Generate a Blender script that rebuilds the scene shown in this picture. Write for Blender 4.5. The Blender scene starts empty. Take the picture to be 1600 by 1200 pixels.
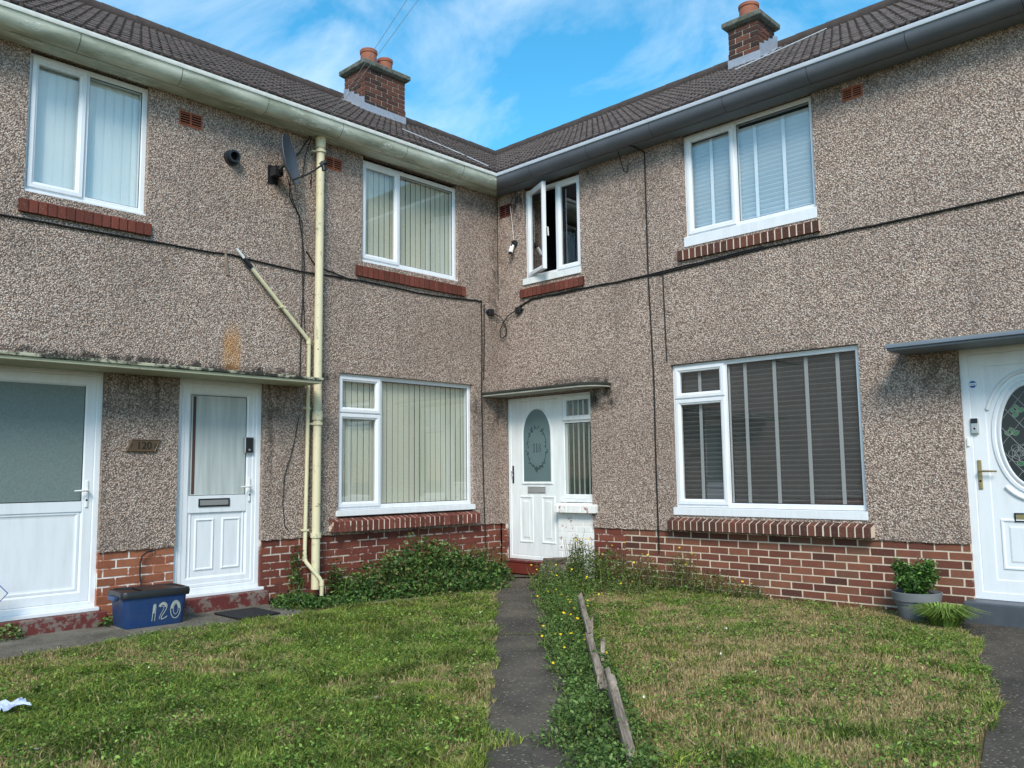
import bpy, bmesh, math, random
import numpy as np
from mathutils import Vector, Matrix
from math import radians as R, pi, sin, cos
random.seed(7)
rng = np.random.default_rng(11)
S = bpy.context.scene
COL = S.collection

# ------------------------------------------------------------------ camera
cam_d = bpy.data.cameras.new("camera")
cam = bpy.data.objects.new("camera", cam_d); COL.objects.link(cam)
CP = Vector((7.9116, -7.9675, 1.2724))
yaw, pit, rol = R(-43.8785), R(6.0835), R(-0.7046)
f_ = Vector((sin(yaw)*cos(pit), cos(yaw)*cos(pit), sin(pit)))
r_ = Vector((cos(yaw), -sin(yaw), 0)); u_ = r_.cross(f_)
r2 = r_*cos(rol)+u_*sin(rol); u2 = -r_*sin(rol)+u_*cos(rol)
M = Matrix((r2, u2, -f_)).transposed().to_4x4(); M.translation = CP
cam.matrix_world = M
cam_d.sensor_fit = 'HORIZONTAL'; cam_d.sensor_width = 36; cam_d.lens = 36*1313.83/1600
cam_d.clip_end = 2000
S.camera = cam

# ------------------------------------------------------------------ sky, sun, exposure
SUN_EL, SUN_AZ = R(40), R(140)          # azimuth clockwise from +Y
w = bpy.data.worlds.new("World"); S.world = w; w.use_nodes = True
nt = w.node_tree; nt.nodes.clear()
def N(t, **k):
    n = nt.nodes.new(t)
    for a, b in k.items(): setattr(n, a, b)
    return n
out = N('ShaderNodeOutputWorld'); bg = N('ShaderNodeBackground'); bg.inputs[1].default_value = 0.15
sky = N('ShaderNodeTexSky', sky_type='NISHITA'); sky.sun_disc = False
sky.sun_elevation = SUN_EL; sky.sun_rotation = SUN_AZ; sky.air_density = 1.0; sky.dust_density = 0.3; sky.ozone_density = 3.0
hs = N('ShaderNodeHueSaturation'); hs.inputs['Saturation'].default_value = 1.3; hs.inputs['Hue'].default_value = .478; hs.inputs['Value'].default_value = .92
tc = N('ShaderNodeTexCoord'); mp = N('ShaderNodeMapping')
mp.inputs['Rotation'].default_value = (0.25, 0.3, 0.9); mp.inputs['Scale'].default_value = (1.0, 1.9, 2.2)
n1 = N('ShaderNodeTexNoise'); n1.inputs['Scale'].default_value = 3.1; n1.inputs['Detail'].default_value = 9; n1.inputs['Roughness'].default_value = 0.6; n1.inputs['Distortion'].default_value = 0.5
rp = N('ShaderNodeValToRGB'); rp.color_ramp.elements[0].position = 0.42; rp.color_ramp.elements[1].position = 0.76
rp.color_ramp.elements[0].color = (0, 0, 0, 1); rp.color_ramp.elements[1].color = (.6, .6, .6, 1)
mx = N('ShaderNodeMixRGB'); mx.inputs[2].default_value = (3.9, 4.5, 5.0, 1)
L_ = nt.links.new
L_(sky.outputs[0], hs.inputs['Color']); L_(tc.outputs['Generated'], mp.inputs[0]); L_(mp.outputs[0], n1.inputs[0])
L_(n1.outputs[0], rp.inputs[0]); L_(rp.outputs[0], mx.inputs[0]); L_(hs.outputs[0], mx.inputs[1]); L_(mx.outputs[0], bg.inputs[0]); L_(bg.outputs[0], out.inputs[0])
sd = bpy.data.lights.new("sun", 'SUN'); sun = bpy.data.objects.new("sun", sd); COL.objects.link(sun)
sd.energy = 2.0; sd.angle = R(20); sd.color = (1, .93, .82)
dv = Vector((sin(SUN_AZ)*cos(SUN_EL), cos(SUN_AZ)*cos(SUN_EL), sin(SUN_EL)))
sun.rotation_euler = dv.to_track_quat('Z', 'Y').to_euler(); sun.location = (12, -16, 20)
S.view_settings.view_transform = 'Standard'; S.view_settings.look = 'None'; S.view_settings.gamma = 1
S.view_settings.exposure = 0.9

# ------------------------------------------------------------------ materials
class Mat:
    def __init__(s, name, rough=0.7, spec=0.3, metal=0):
        s.m = bpy.data.materials.new(name); s.m.use_nodes = True; s.t = s.m.node_tree; s.t.nodes.clear()
        s.out = s.n('ShaderNodeOutputMaterial'); s.b = s.n('ShaderNodeBsdfPrincipled')
        s.b.inputs['Roughness'].default_value = rough; s.b.inputs['Specular IOR Level'].default_value = spec
        s.b.inputs['Metallic'].default_value = metal
        s.l(s.b.outputs[0], s.out.inputs[0]); s.tc = s.n('ShaderNodeTexCoord')
    def n(s, t, **k):
        x = s.t.nodes.new(t)
        for a, b in k.items(): setattr(x, a, b)
        return x
    def l(s, a, b): s.t.links.new(a, b)
    def noise(s, scale, detail=4, rough=.55, src=None, dist=0):
        x = s.n('ShaderNodeTexNoise'); x.inputs['Scale'].default_value = scale; x.inputs['Detail'].default_value = detail
        x.inputs['Roughness'].default_value = rough; x.inputs['Distortion'].default_value = dist
        s.l(src or s.tc.outputs['Object'], x.inputs[0]); return x.outputs[0]
    def mapped(s, scale=(1, 1, 1), loc=(0, 0, 0)):
        x = s.n('ShaderNodeMapping'); x.inputs['Scale'].default_value = scale; x.inputs['Location'].default_value = loc
        s.l(s.tc.outputs['Object'], x.inputs[0]); return x.outputs[0]
    def ramp(s, src, stops, interp='LINEAR'):
        x = s.n('ShaderNodeValToRGB'); cr = x.color_ramp; cr.interpolation = interp
        while len(cr.elements) < len(stops): cr.elements.new(0.5)
        for e, (p, c) in zip(cr.elements, stops):
            e.position = p; e.color = (*c, 1) if hasattr(c, '__len__') else (c, c, c, 1)
        s.l(src, x.inputs[0]); return x.outputs[0]
    def mix(s, fac, a, b, mode='MIX'):
        x = s.n('ShaderNodeMixRGB', blend_type=mode)
        for i, v in enumerate((fac, a, b)):
            if hasattr(v, 'is_output'): s.l(v, x.inputs[i])
            elif i == 0: x.inputs[0].default_value = v
            else: x.inputs[i].default_value = (*v, 1)
        return x.outputs[0]
    def math(s, op, a, b=None):
        x = s.n('ShaderNodeMath', operation=op)
        for i, v in enumerate((a, b)):
            if v is None: continue
            if hasattr(v, 'is_output'): s.l(v, x.inputs[i])
            else: x.inputs[i].default_value = v
        return x.outputs[0]
    def sep(s, src=None):
        x = s.n('ShaderNodeSeparateXYZ'); s.l(src or s.tc.outputs['Object'], x.inputs[0]); return x.outputs
    def color(s, c):
        if hasattr(c, 'is_output'): s.l(c, s.b.inputs['Base Color'])
        else: s.b.inputs['Base Color'].default_value = (*c, 1)
    def bump(s, h, strength=.5, dist=.01):
        x = s.n('ShaderNodeBump'); x.inputs['Strength'].default_value = strength; x.inputs['Distance'].default_value = dist
        s.l(h, x.inputs['Height']); s.l(x.outputs[0], s.b.inputs['Normal']); return x
    def rough(s, src): s.l(src, s.b.inputs['Roughness'])
    def island(s): return s.n('ShaderNodeNewGeometry').outputs['Random Per Island']

def blob(m, cx, cz, rx, rz):
    """soft elliptical stain mask centred at local x,z"""
    o = m.sep()
    a = m.math('POWER', m.math('DIVIDE', m.math('SUBTRACT', o[0], cx), rx), 2)
    b = m.math('POWER', m.math('DIVIDE', m.math('SUBTRACT', o[2], cz), rz), 2)
    return m.math('MAXIMUM', m.math('SUBTRACT', 1.0, m.math('ADD', a, b)), 0.0)

def pebbledash(name, stains, rust=None):
    m = Mat(name, .75, .35)
    v = m.n('ShaderNodeTexVoronoi', feature='F1'); v.inputs['Scale'].default_value = 74
    m.l(m.tc.outputs['Object'], v.inputs['Vector'])
    sc = m.n('ShaderNodeSeparateColor'); m.l(v.outputs['Color'], sc.inputs[0])
    v2 = m.n('ShaderNodeTexVoronoi', feature='F1'); v2.inputs['Scale'].default_value = 130
    m.l(m.tc.outputs['Object'], v2.inputs['Vector'])
    s2 = m.n('ShaderNodeSeparateColor'); m.l(v2.outputs['Color'], s2.inputs[0])
    peb = m.ramp(sc.outputs[0], [(0, (.08, .05, .042)), (.10, (.19, .125, .10)), (.22, (.42, .30, .24)), (.45, (.60, .455, .36)),
                                 (.65, (.69, .545, .455)), (.82, (.78, .65, .56)), (1, (.88, .79, .70))])
    peb = m.mix(m.ramp(sc.outputs[1], [(.6, 0), (1, .55)]), peb, (.52, .30, .23))
    sm = m.ramp(s2.outputs[0], [(0, (.04, .027, .023)), (.3, (.13, .085, .068)), (.5, (.5, .37, .29)), (1, (.80, .68, .58))])
    peb = m.mix(m.ramp(s2.outputs[1], [(.45, 0), (.5, .9)]), peb, sm)
    gap = m.ramp(v.outputs['Distance'], [(.42, 0), (.70, .8)])
    c = m.mix(gap, peb, (.13, .095, .08))
    big = m.noise(.9, 5, .6)
    c = m.mix(m.ramp(big, [(.32, .38), (.66, 0)]), c, (.16, .12, .10), 'MIX')
    strk = m.noise(1, 4, .6, m.mapped((3.2, 1, .35)))
    c = m.mix(m.ramp(strk, [(.54, 0), (.80, .35)]), c, (.11, .09, .075))
    fine = m.noise(1, 6, .75, m.mapped((9, 9, 4)))
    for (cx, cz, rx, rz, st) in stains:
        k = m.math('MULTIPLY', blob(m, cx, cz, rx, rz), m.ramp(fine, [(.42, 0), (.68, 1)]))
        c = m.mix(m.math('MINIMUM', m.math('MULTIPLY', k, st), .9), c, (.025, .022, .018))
    if rust:
        k = m.math('MULTIPLY', m.math('POWER', blob(m, *rust), .7), m.ramp(m.noise(1, 5, .75, m.mapped((16, 16, 4))), [(.30, .1), (.72, 1)]))
        c = m.mix(m.math('MINIMUM', m.math('MULTIPLY', k, 1.0), .7), c, (.48, .22, .05))
    m.color(c)
    h = m.math('SUBTRACT', m.math('ADD', m.math('MULTIPLY', sc.outputs[2], .5), 1.0), m.math('MULTIPLY', v.outputs['Distance'], 1.2))
    m.bump(h, .8, .010)
    return m.m

def plain(name, c, rough=.5, spec=.4, metal=0, var=.0, vs=8, bump=0, bs=60):
    m = Mat(name, rough, spec, metal)
    if var:
        m.color(m.mix(m.ramp(m.noise(vs, 5, .6), [(.35, 0), (.7, var)]), c, tuple(x*.45 for x in c)))
    else: m.color(c)
    if bump: m.bump(m.noise(bs, 4), bump, .004)
    return m.m

def brickmat(name, stops, dirt=.35, white=0):
    m = Mat(name, .85, .2)
    c = m.ramp(m.island(), stops)
    c = m.mix(m.ramp(m.noise(14, 5, .65), [(.4, 0), (.75, dirt)]), c, (.07, .045, .035))
    c = m.mix(m.ramp(m.noise(60, 3), [(.62, 0), (.75, .3)]), c, (.5, .36, .28))
    m.color(c); m.bump(m.noise(90, 5, .7), .6, .006)
    return m.m
def mortarmat(name, c, patch=None):
    m = Mat(name, .9, .15)
    cc = m.mix(m.ramp(m.noise(9, 4), [(.4, 0), (.8, .5)]), c, tuple(x*.55 for x in c))
    if patch: cc = m.mix(m.ramp(m.noise(7, 4, .65), [(.46, 0), (.54, .95)]), cc, patch)
    m.color(cc); m.bump(m.noise(50, 4), .5, .005); return m.m

def pvcmat(name, c, dirt=.18):
    m = Mat(name, .32, .5)
    g = m.ramp(m.noise(1, 5, .6, m.mapped((14, 14, 2.2))), [(.45, 0), (.8, dirt)])
    m.color(m.mix(g, c, (.42, .44, .42))); m.bump(m.noise(3, 2), .05, .01); return m.m
MT = {}
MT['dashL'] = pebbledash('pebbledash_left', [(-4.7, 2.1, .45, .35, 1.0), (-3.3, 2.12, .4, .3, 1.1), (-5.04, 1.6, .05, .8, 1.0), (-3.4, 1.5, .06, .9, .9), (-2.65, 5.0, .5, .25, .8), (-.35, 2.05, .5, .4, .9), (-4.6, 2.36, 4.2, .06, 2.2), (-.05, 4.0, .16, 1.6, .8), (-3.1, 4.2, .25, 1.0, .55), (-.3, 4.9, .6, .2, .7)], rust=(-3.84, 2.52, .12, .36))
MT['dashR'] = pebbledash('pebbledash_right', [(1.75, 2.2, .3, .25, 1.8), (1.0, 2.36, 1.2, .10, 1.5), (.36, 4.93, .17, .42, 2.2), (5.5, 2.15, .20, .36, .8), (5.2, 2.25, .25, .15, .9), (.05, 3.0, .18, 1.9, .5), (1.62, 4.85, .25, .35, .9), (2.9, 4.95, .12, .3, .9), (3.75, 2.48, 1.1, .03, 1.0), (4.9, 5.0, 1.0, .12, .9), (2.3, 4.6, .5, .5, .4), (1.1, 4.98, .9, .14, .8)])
MT['pvc'] = pvcmat('white_upvc', (.74, .76, .79), .28)
MT['pvcold'] = pvcmat('weathered_upvc', (.74, .76, .76), .4)
MT['brickR'] = brickmat('red_brick', [(0, (.08, .034, .026)), (.25, (.15, .052, .036)), (.5, (.19, .068, .045)), (.75, (.235, .09, .055)), (1, (.17, .08, .052))])
MT['brickL'] = brickmat('painted_brick', [(0, (.13, .034, .025)), (.5, (.17, .047, .032)), (1, (.21, .065, .04))], .4)
MT['brickO'] = brickmat('orange_painted_brick', [(0, (.25, .085, .045)), (.5, (.30, .105, .058)), (1, (.34, .13, .07))], .3)
MT['brickS'] = brickmat('sill_brick', [(0, (.06, .028, .024)), (.5, (.105, .042, .032)), (1, (.15, .055, .038))], .45)
MT['brickSL'] = brickmat('painted_sill_brick', [(0, (.10, .030, .022)), (.5, (.15, .042, .030)), (1, (.19, .055, .038))], .45)
MT['brickC'] = brickmat('chimney_brick', [(0, (.035, .022, .02)), (.5, (.09, .036, .027)), (1, (.16, .062, .04))], .5)
MT['mortarR'] = mortarmat('cream_mortar', (.66, .55, .43))
MT['mortarL'] = mortarmat('patchy_mortar', (.62, .54, .46), (.14, .04, .03))
MT['mortarO'] = mortarmat('white_mortar', (.78, .72, .66), (.42, .15, .08))
MT['mortarS'] = mortarmat('sill_mortar', (.75, .64, .54), (.12, .05, .04))
MT['mortarSL'] = mortarmat('painted_sill_mortar', (.10, .032, .025))
MT['mortarC'] = mortarmat('chimney_mortar', (.55, .46, .38))
def whitebrick():
    m = Mat('white_painted_brick', .7, .3)
    f = m.ramp(m.noise(11, 6, .7), [(.60, 0), (.64, 1)])
    m.color(m.mix(f, (.78, .77, .75), (.30, .07, .05))); m.bump(m.noise(60, 4), .5, .005); return m.m
MT['brickW'] = whitebrick()
def peeling(name, c, under, lo=.5):
    m = Mat(name, .6, .35)
    n = m.noise(9, 7, .7)
    c1 = m.mix(m.ramp(m.noise(2.5, 5, .6), [(.35, 0), (.75, .5)]), c, tuple(x*.5 for x in c))
    m.color(m.mix(m.ramp(n, [(lo, 0), (lo+.05, 1)]), c1, under)); m.bump(n, .35, .006); return m.m
MT['stepred'] = peeling('peeling_red_paint', (.14, .03, .026), (.18, .14, .12), .50)
MT['stepred2'] = peeling('red_step_paint', (.16, .03, .02), (.42, .34, .3), .66)
MT['stepgrey'] = plain('grey_step_paint', (.075, .085, .10), .45, .5, var=.4, bump=.15)
def guttermat(name, c, rim, alg):
    m = Mat(name, .6, .35)
    n = m.noise(1, 7, .65, m.mapped((1.6, 6, 7)))
    c1 = m.mix(m.ramp(n, [(.4, 0), (.62, alg)]), c, (.17, .185, .11))
    c1 = m.mix(m.ramp(m.noise(14, 6, .75), [(.62, 0), (.66, .65)]), c1, tuple(x*.55 for x in c))
    fl = m.noise(1, 6, .7, m.mapped((2.2, 9, 9), (3, 1, 2)))
    c1 = m.mix(m.ramp(fl, [(.585, 0), (.60, .8), (.63, .8), (.66, 0)]), c1, (.75, .76, .68))
    c1 = m.mix(m.ramp(fl, [(.655, 0), (.665, .7), (.68, 0)]), c1, (.08, .08, .06))
    m.color(c1); m.bump(m.noise(14, 6, .75), .4, .008); return m.m
MT['gutL'] = guttermat('cream_gutter_paint', (.60, .62, .52), None, .6)
MT['gutR'] = plain('grey_gutter_paint', (.115, .125, .145), .42, .5, var=.35, vs=3, bump=.15, bs=12)
MT['rimL'] = plain('white_mortar_rim', (.66, .67, .63), .8, .2, var=.35, vs=12, bump=.4)
MT['rimR'] = plain('pale_grey_rim', (.46, .50, .55), .6, .3, var=.25, vs=9, bump=.3)
MT['soffR'] = plain('grey_soffit_paint', (.16, .18, .205), .5, .4, var=.2, vs=3)
def tilemat():
    m = Mat('concrete_roof_tile', .85, .2)
    c = m.ramp(m.island(), [(0, (.018, .014, .014)), (.5, (.030, .022, .021)), (1, (.055, .036, .031))])
    ph = m.math('FRACT', m.math('MULTIPLY', m.sep()[0], 10.0))
    top = m.math('MULTIPLY', m.ramp(ph, [(.08, 0), (.2, 1), (.40, 1), (.52, 0)]), m.ramp(m.noise(9, 6, .7), [(.3, .25), (.6, 1)]))
    c = m.mix(m.math('MULTIPLY', top, .85), c, (.16, .13, .115))
    c = m.mix(m.ramp(m.noise(20, 5, .7), [(.56, 0), (.66, .7)]), c, (.03, .026, .022))
    m.color(c); m.bump(m.noise(70, 5), .5, .006); return m.m
MT['tile'] = tilemat()
MT['ridge'] = plain('ridge_tile_concrete', (.075, .058, .052), .85, .2, var=.6, vs=9, bump=.5)
MT['lead'] = plain('lead_flashing', (.30, .325, .38), .5, .5, var=.35, vs=15, bump=.4, bs=15)
MT['conc'] = plain('weathered_concrete', (.27, .265, .23), .9, .15, var=.7, vs=9, bump=.6)
def capmat():
    m = Mat('mossy_concrete', .9, .15)
    c = m.mix(m.ramp(m.noise(10, 6, .7), [(.4, 0), (.6, .7)]), (.17, .17, .15), (.06, .07, .045))
    m.color(m.mix(m.ramp(m.noise(22, 5, .7), [(.55, 0), (.65, .8)]), c, (.04, .04, .035))); m.bump(m.noise(50, 5), .6, .008); return m.m
MT['cap'] = capmat()
MT['terra'] = plain('terracotta', (.33, .125, .08), .8, .2, var=.5, vs=10, bump=.3)
MT['airbrick'] = plain('terracotta_vent', (.36, .115, .06), .8, .2, var=.4, vs=25)
MT['airbrickD'] = plain('dark_terracotta_vent', (.16, .05, .035), .8, .2, var=.4, vs=25)
MT['dark'] = plain('dark_void', (.006, .006, .007), .9, .1)
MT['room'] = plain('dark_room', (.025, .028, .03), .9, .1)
MT['black'] = plain('black_plastic', (.014, .015, .018), .4, .5)
MT['cable'] = plain('black_cable', (.012, .012, .013), .6, .3)
MT['canL'] = peeling('cream_canopy_paint', (.50, .48, .33), (.24, .23, .17), .60)
def canopyedge(name, c):
    m = Mat(name, .8, .2)
    n = m.noise(6, 6, .75)
    m.color(m.mix(m.ramp(n, [(.42, 0), (.52, 1)]), c, (.035, .037, .03))); m.bump(n, .4, .008); return m.m
MT['canLtop'] = canopyedge('mossy_cream_concrete', (.42, .41, .30))
MT['can118'] = canopyedge('mossy_dark_concrete', (.05, .05, .045))
MT['can118u'] = plain('stained_cream_soffit', (.42, .41, .35), .8, .2, var=.6, vs=5)
MT['canR'] = plain('blue_grey_canopy_paint', (.17, .20, .245), .45, .5, var=.2, vs=5)
def pipemat():
    m = Mat('cream_pipe_paint', .5, .4)
    n = m.noise(1, 6, .75, m.mapped((22, 22, 9)))
    c = m.mix(m.ramp(m.noise(1.5, 3), [(.3, 0), (.8, .35)]), (.66, .59, .38), (.60, .56, .46))
    c = m.mix(m.ramp(n, [(.58, 0), (.62, .7)]), c, (.30, .25, .16))
    c = m.mix(m.ramp(m.noise(9, 6, .8), [(.63, 0), (.655, .9)]), c, (.09, .05, .03))
    m.color(c); m.bump(n, .3, .004); return m.m
MT['pipe'] = pipemat()
MT['pipe2'] = plain('cream_plastic_pipe', (.64, .59, .38), .45, .4, var=.2, vs=6)
MT['whiteplastic'] = plain('white_plastic', (.75, .75, .74), .35, .5)
MT['silver'] = plain('brushed_metal', (.5, .5, .5), .35, .5, metal=.8)
MT['brass'] = plain('aged_brass', (.42, .33, .17), .4, .5, metal=.7, var=.3, vs=30)
MT['dish'] = plain('dark_grey_dish', (.085, .095, .115), .45, .45, var=.2)
MT['dishback'] = plain('dish_back_metal', (.20, .21, .22), .5, .4, var=.4, vs=15)
MT['bronze'] = plain('bronze_plaque', (.13, .085, .05), .5, .4, metal=.3, var=.4, vs=30)
MT['bronzeD'] = plain('dark_bronze', (.025, .018, .013), .6, .3)
def binmat():
    m = Mat('blue_bin_plastic', .42, .45)
    c = m.mix(m.ramp(m.noise(7, 6, .7), [(.4, 0), (.75, .55)]), (.009, .038, .13), (.04, .06, .10))
    m.color(c); m.bump(m.noise(120, 3), .15, .002); return m.m
MT['bin'] = binmat()
MT['binlid'] = plain('black_bin_lid', (.012, .012, .014), .38, .55, var=.2)
MT['paint'] = plain('worn_grey_paint', (.36, .40, .36), .7, .2, var=.5, vs=90)
MT['wood'] = None
def woodmat():
    m = Mat('weathered_timber', .9, .15)
    n = m.noise(1, 6, .7, m.mapped((40, 40, 3)))
    c = m.ramp(n, [(.3, (.07, .055, .043)), (.5, (.24, .19, .15)), (.75, (.46, .38, .30))])
    c = m.mix(m.ramp(m.noise(6, 5, .7), [(.58, 0), (.68, .7)]), c, (.26, .12, .055))
    c = m.mix(m.ramp(m.noise(15, 5, .7), [(.56, 0), (.64, .6)]), c, (.10, .12, .05))
    m.color(c); m.bump(n, .9, .01); return m.m
MT['wood'] = woodmat()
MT['pot'] = plain('grey_plastic_pot', (.19, .195, .21), .6, .3, var=.25, vs=7, bump=.1)
MT['soil'] = plain('dark_soil', (.035, .025, .018), .95, .1, bump=.8, bs=40)
MT['mat'] = plain('black_rubber_mat', (.02, .02, .022), .8, .2, bump=.8, bs=90)
MT['paper'] = plain('pale_blue_paper', (.50, .56, .72), .8, .2, var=.25, vs=30)
MT['petal'] = plain('white_petals', (.75, .75, .7), .8, .2)
MT['stone'] = plain('mossy_stone', (.16, .135, .105), .9, .15, var=.7, vs=10, bump=.9, bs=30)
def glassmat(name, tint=(1, 1, 1), boost=1.7):
    m = Mat(name); m.t.nodes.remove(m.b)
    ge = m.n('ShaderNodeNewGeometry'); dt = m.n('ShaderNodeVectorMath', operation='DOT_PRODUCT')
    m.l(ge.outputs['Incoming'], dt.inputs[0]); m.l(ge.outputs['Normal'], dt.inputs[1])
    fr = m.math('ADD', .045, m.math('MULTIPLY', .95, m.math('POWER', m.math('SUBTRACT', 1.0, m.math('ABSOLUTE', dt.outputs['Value'])), 5)))
    g = m.n('ShaderNodeBsdfGlossy'); g.inputs['Roughness'].default_value = 0.0; g.inputs['Color'].default_value = (.95, .97, 1, 1)
    t = m.n('ShaderNodeBsdfTransparent'); t.inputs['Color'].default_value = (*tint, 1)
    bp = m.n('ShaderNodeBump'); bp.inputs['Strength'].default_value = .05; bp.inputs['Distance'].default_value = .02
    m.l(m.noise(1.3, 1), bp.inputs['Height']); m.l(bp.outputs[0], g.inputs['Normal'])
    x = m.n('ShaderNodeMixShader')
    k = m.math('MINIMUM', m.math('MULTIPLY', fr, boost), 1.0)
    m.l(k, x.inputs[0]); m.l(t.outputs[0], x.inputs[1]); m.l(g.outputs[0], x.inputs[2]); m.l(x.outputs[0], m.out.inputs[0])
    return m.m
MT['glass'] = glassmat('window_glass', (.94, .96, .95), 3.0)
def obscure(name, c, sc=60, b=.4):
    m = Mat(name, .28, .6); m.color(m.mix(m.ramp(m.noise(sc*.6, 3), [(.4, 0), (.6, .35)]), c, tuple(x*.6 for x in c)))
    m.bump(m.noise(sc, 3), b, .006); return m.m
MT['obscure'] = obscure('obscured_glass', (.17, .215, .205), 110, .8)
MT['net'] = None
def netmat():
    m = Mat('net_curtain_glass', .12, .6)
    n = m.noise(1, 4, .6, m.mapped((18, 1, 1.2)))
    m.color(m.ramp(n, [(.3, (.36, .40, .39)), (.7, (.52, .56, .55))])); return m.m
MT['net'] = netmat()
MT['frost'] = plain('frosted_glass', (.10, .155, .165), .25, .6, var=.2, vs=2)
MT['etch'] = plain('clear_etching', (.03, .05, .055), .2, .6)
MT['leaded'] = plain('leaded_dark_glass', (.02, .024, .026), .25, .35)
MT['leadline'] = plain('lead_came', (.24, .26, .26), .5, .5)
MT['greenglass'] = plain('green_stained_glass', (.01, .11, .04), .15, .6)
MT['blindW'] = plain('white_blind_fabric', (.74, .79, .78), .8, .2)
MT['blindC'] = plain('cream_blind_fabric', (.62, .61, .50), .85, .15)
MT['blindCd'] = plain('cream_blind_fabric_hall', (.60, .65, .58), .85, .15)
MT['venW'] = plain('white_slat', (.68, .76, .82), .5, .4)
MT['tapeW'] = plain('white_tape', (.74, .80, .86), .8, .2)
MT['venD'] = plain('charcoal_slat', (.10, .10, .10), .4, .4, var=.3, vs=2)
MT['tapeD'] = plain('grey_tape', (.36, .37, .38), .8, .2)
MT['edgeGlintD'] = plain('grey_slat_edge_glint', (.14, .14, .14), .5, .4)  # paler than the slat: light caught on its edge is put into the colour
MT['curtain'] = plain('brown_curtain', (.10, .055, .05), .9, .1)
MT['sticker'] = plain('blue_sticker', (.02, .10, .38), .5, .4)
def ground(name, c1, c2, c3, sc=1.5, spk=None):
    m = Mat(name, .95, .1)
    c = m.ramp(m.noise(sc, 7, .65), [(.3, c1), (.5, c2), (.7, c3)])
    if spk:
        v = m.n('ShaderNodeTexVoronoi'); v.inputs['Scale'].default_value = 55; m.l(m.tc.outputs['Object'], v.inputs['Vector'])
        s2 = m.n('ShaderNodeSeparateColor'); m.l(v.outputs['Color'], s2.inputs[0])
        k = m.math('MULTIPLY', m.ramp(s2.outputs[0], [(.72, 0), (.95, 1)]), m.ramp(v.outputs['Distance'], [(.2, 1), (.5, 0)]))
        c = m.mix(k, c, spk)
        m.bump(m.math('ADD', m.noise(40, 5, .7), v.outputs['Distance']), .6, .006)
    else: m.bump(m.noise(40, 6, .7), .9, .02)
    m.color(c); return m.m
MT['earth'] = ground('thatch_and_earth', (.07, .08, .03), (.16, .14, .06), (.30, .23, .12), 2.2)
MT['far'] = ground('worn_grass_ground', (.04, .06, .02), (.07, .085, .03), (.12, .11, .05), .6)
MT['tarmac'] = ground('dark_tarmac', (.05, .045, .04), (.085, .074, .062), (.135, .115, .09), 1.6, (.26, .23, .19))
MT['strip'] = ground('old_concrete', (.07, .062, .05), (.13, .118, .096), (.20, .185, .155), 2.5, (.27, .25, .21))
def attrmat(name, rough=.6, trans=.25):
    m = Mat(name, rough, .25)
    a = m.n('ShaderNodeAttribute'); a.attribute_name = 'Col'
    m.color(a.outputs['Color'])
    tr = m.n('ShaderNodeBsdfTranslucent'); m.l(a.outputs['Color'], tr.inputs[0])
    x = m.n('ShaderNodeMixShader'); x.inputs[0].default_value = trans
    m.l(m.b.outputs[0], x.inputs[1]); m.l(tr.outputs[0], x.inputs[2]); m.l(x.outputs[0], m.out.inputs[0]); return m.m
MT['leaf'] = attrmat('leaf', .5); MT['grass'] = attrmat('grass_blade', .65, .4)
MT['stem'] = plain('dry_stem', (.11, .09, .05), .9, .1)

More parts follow.
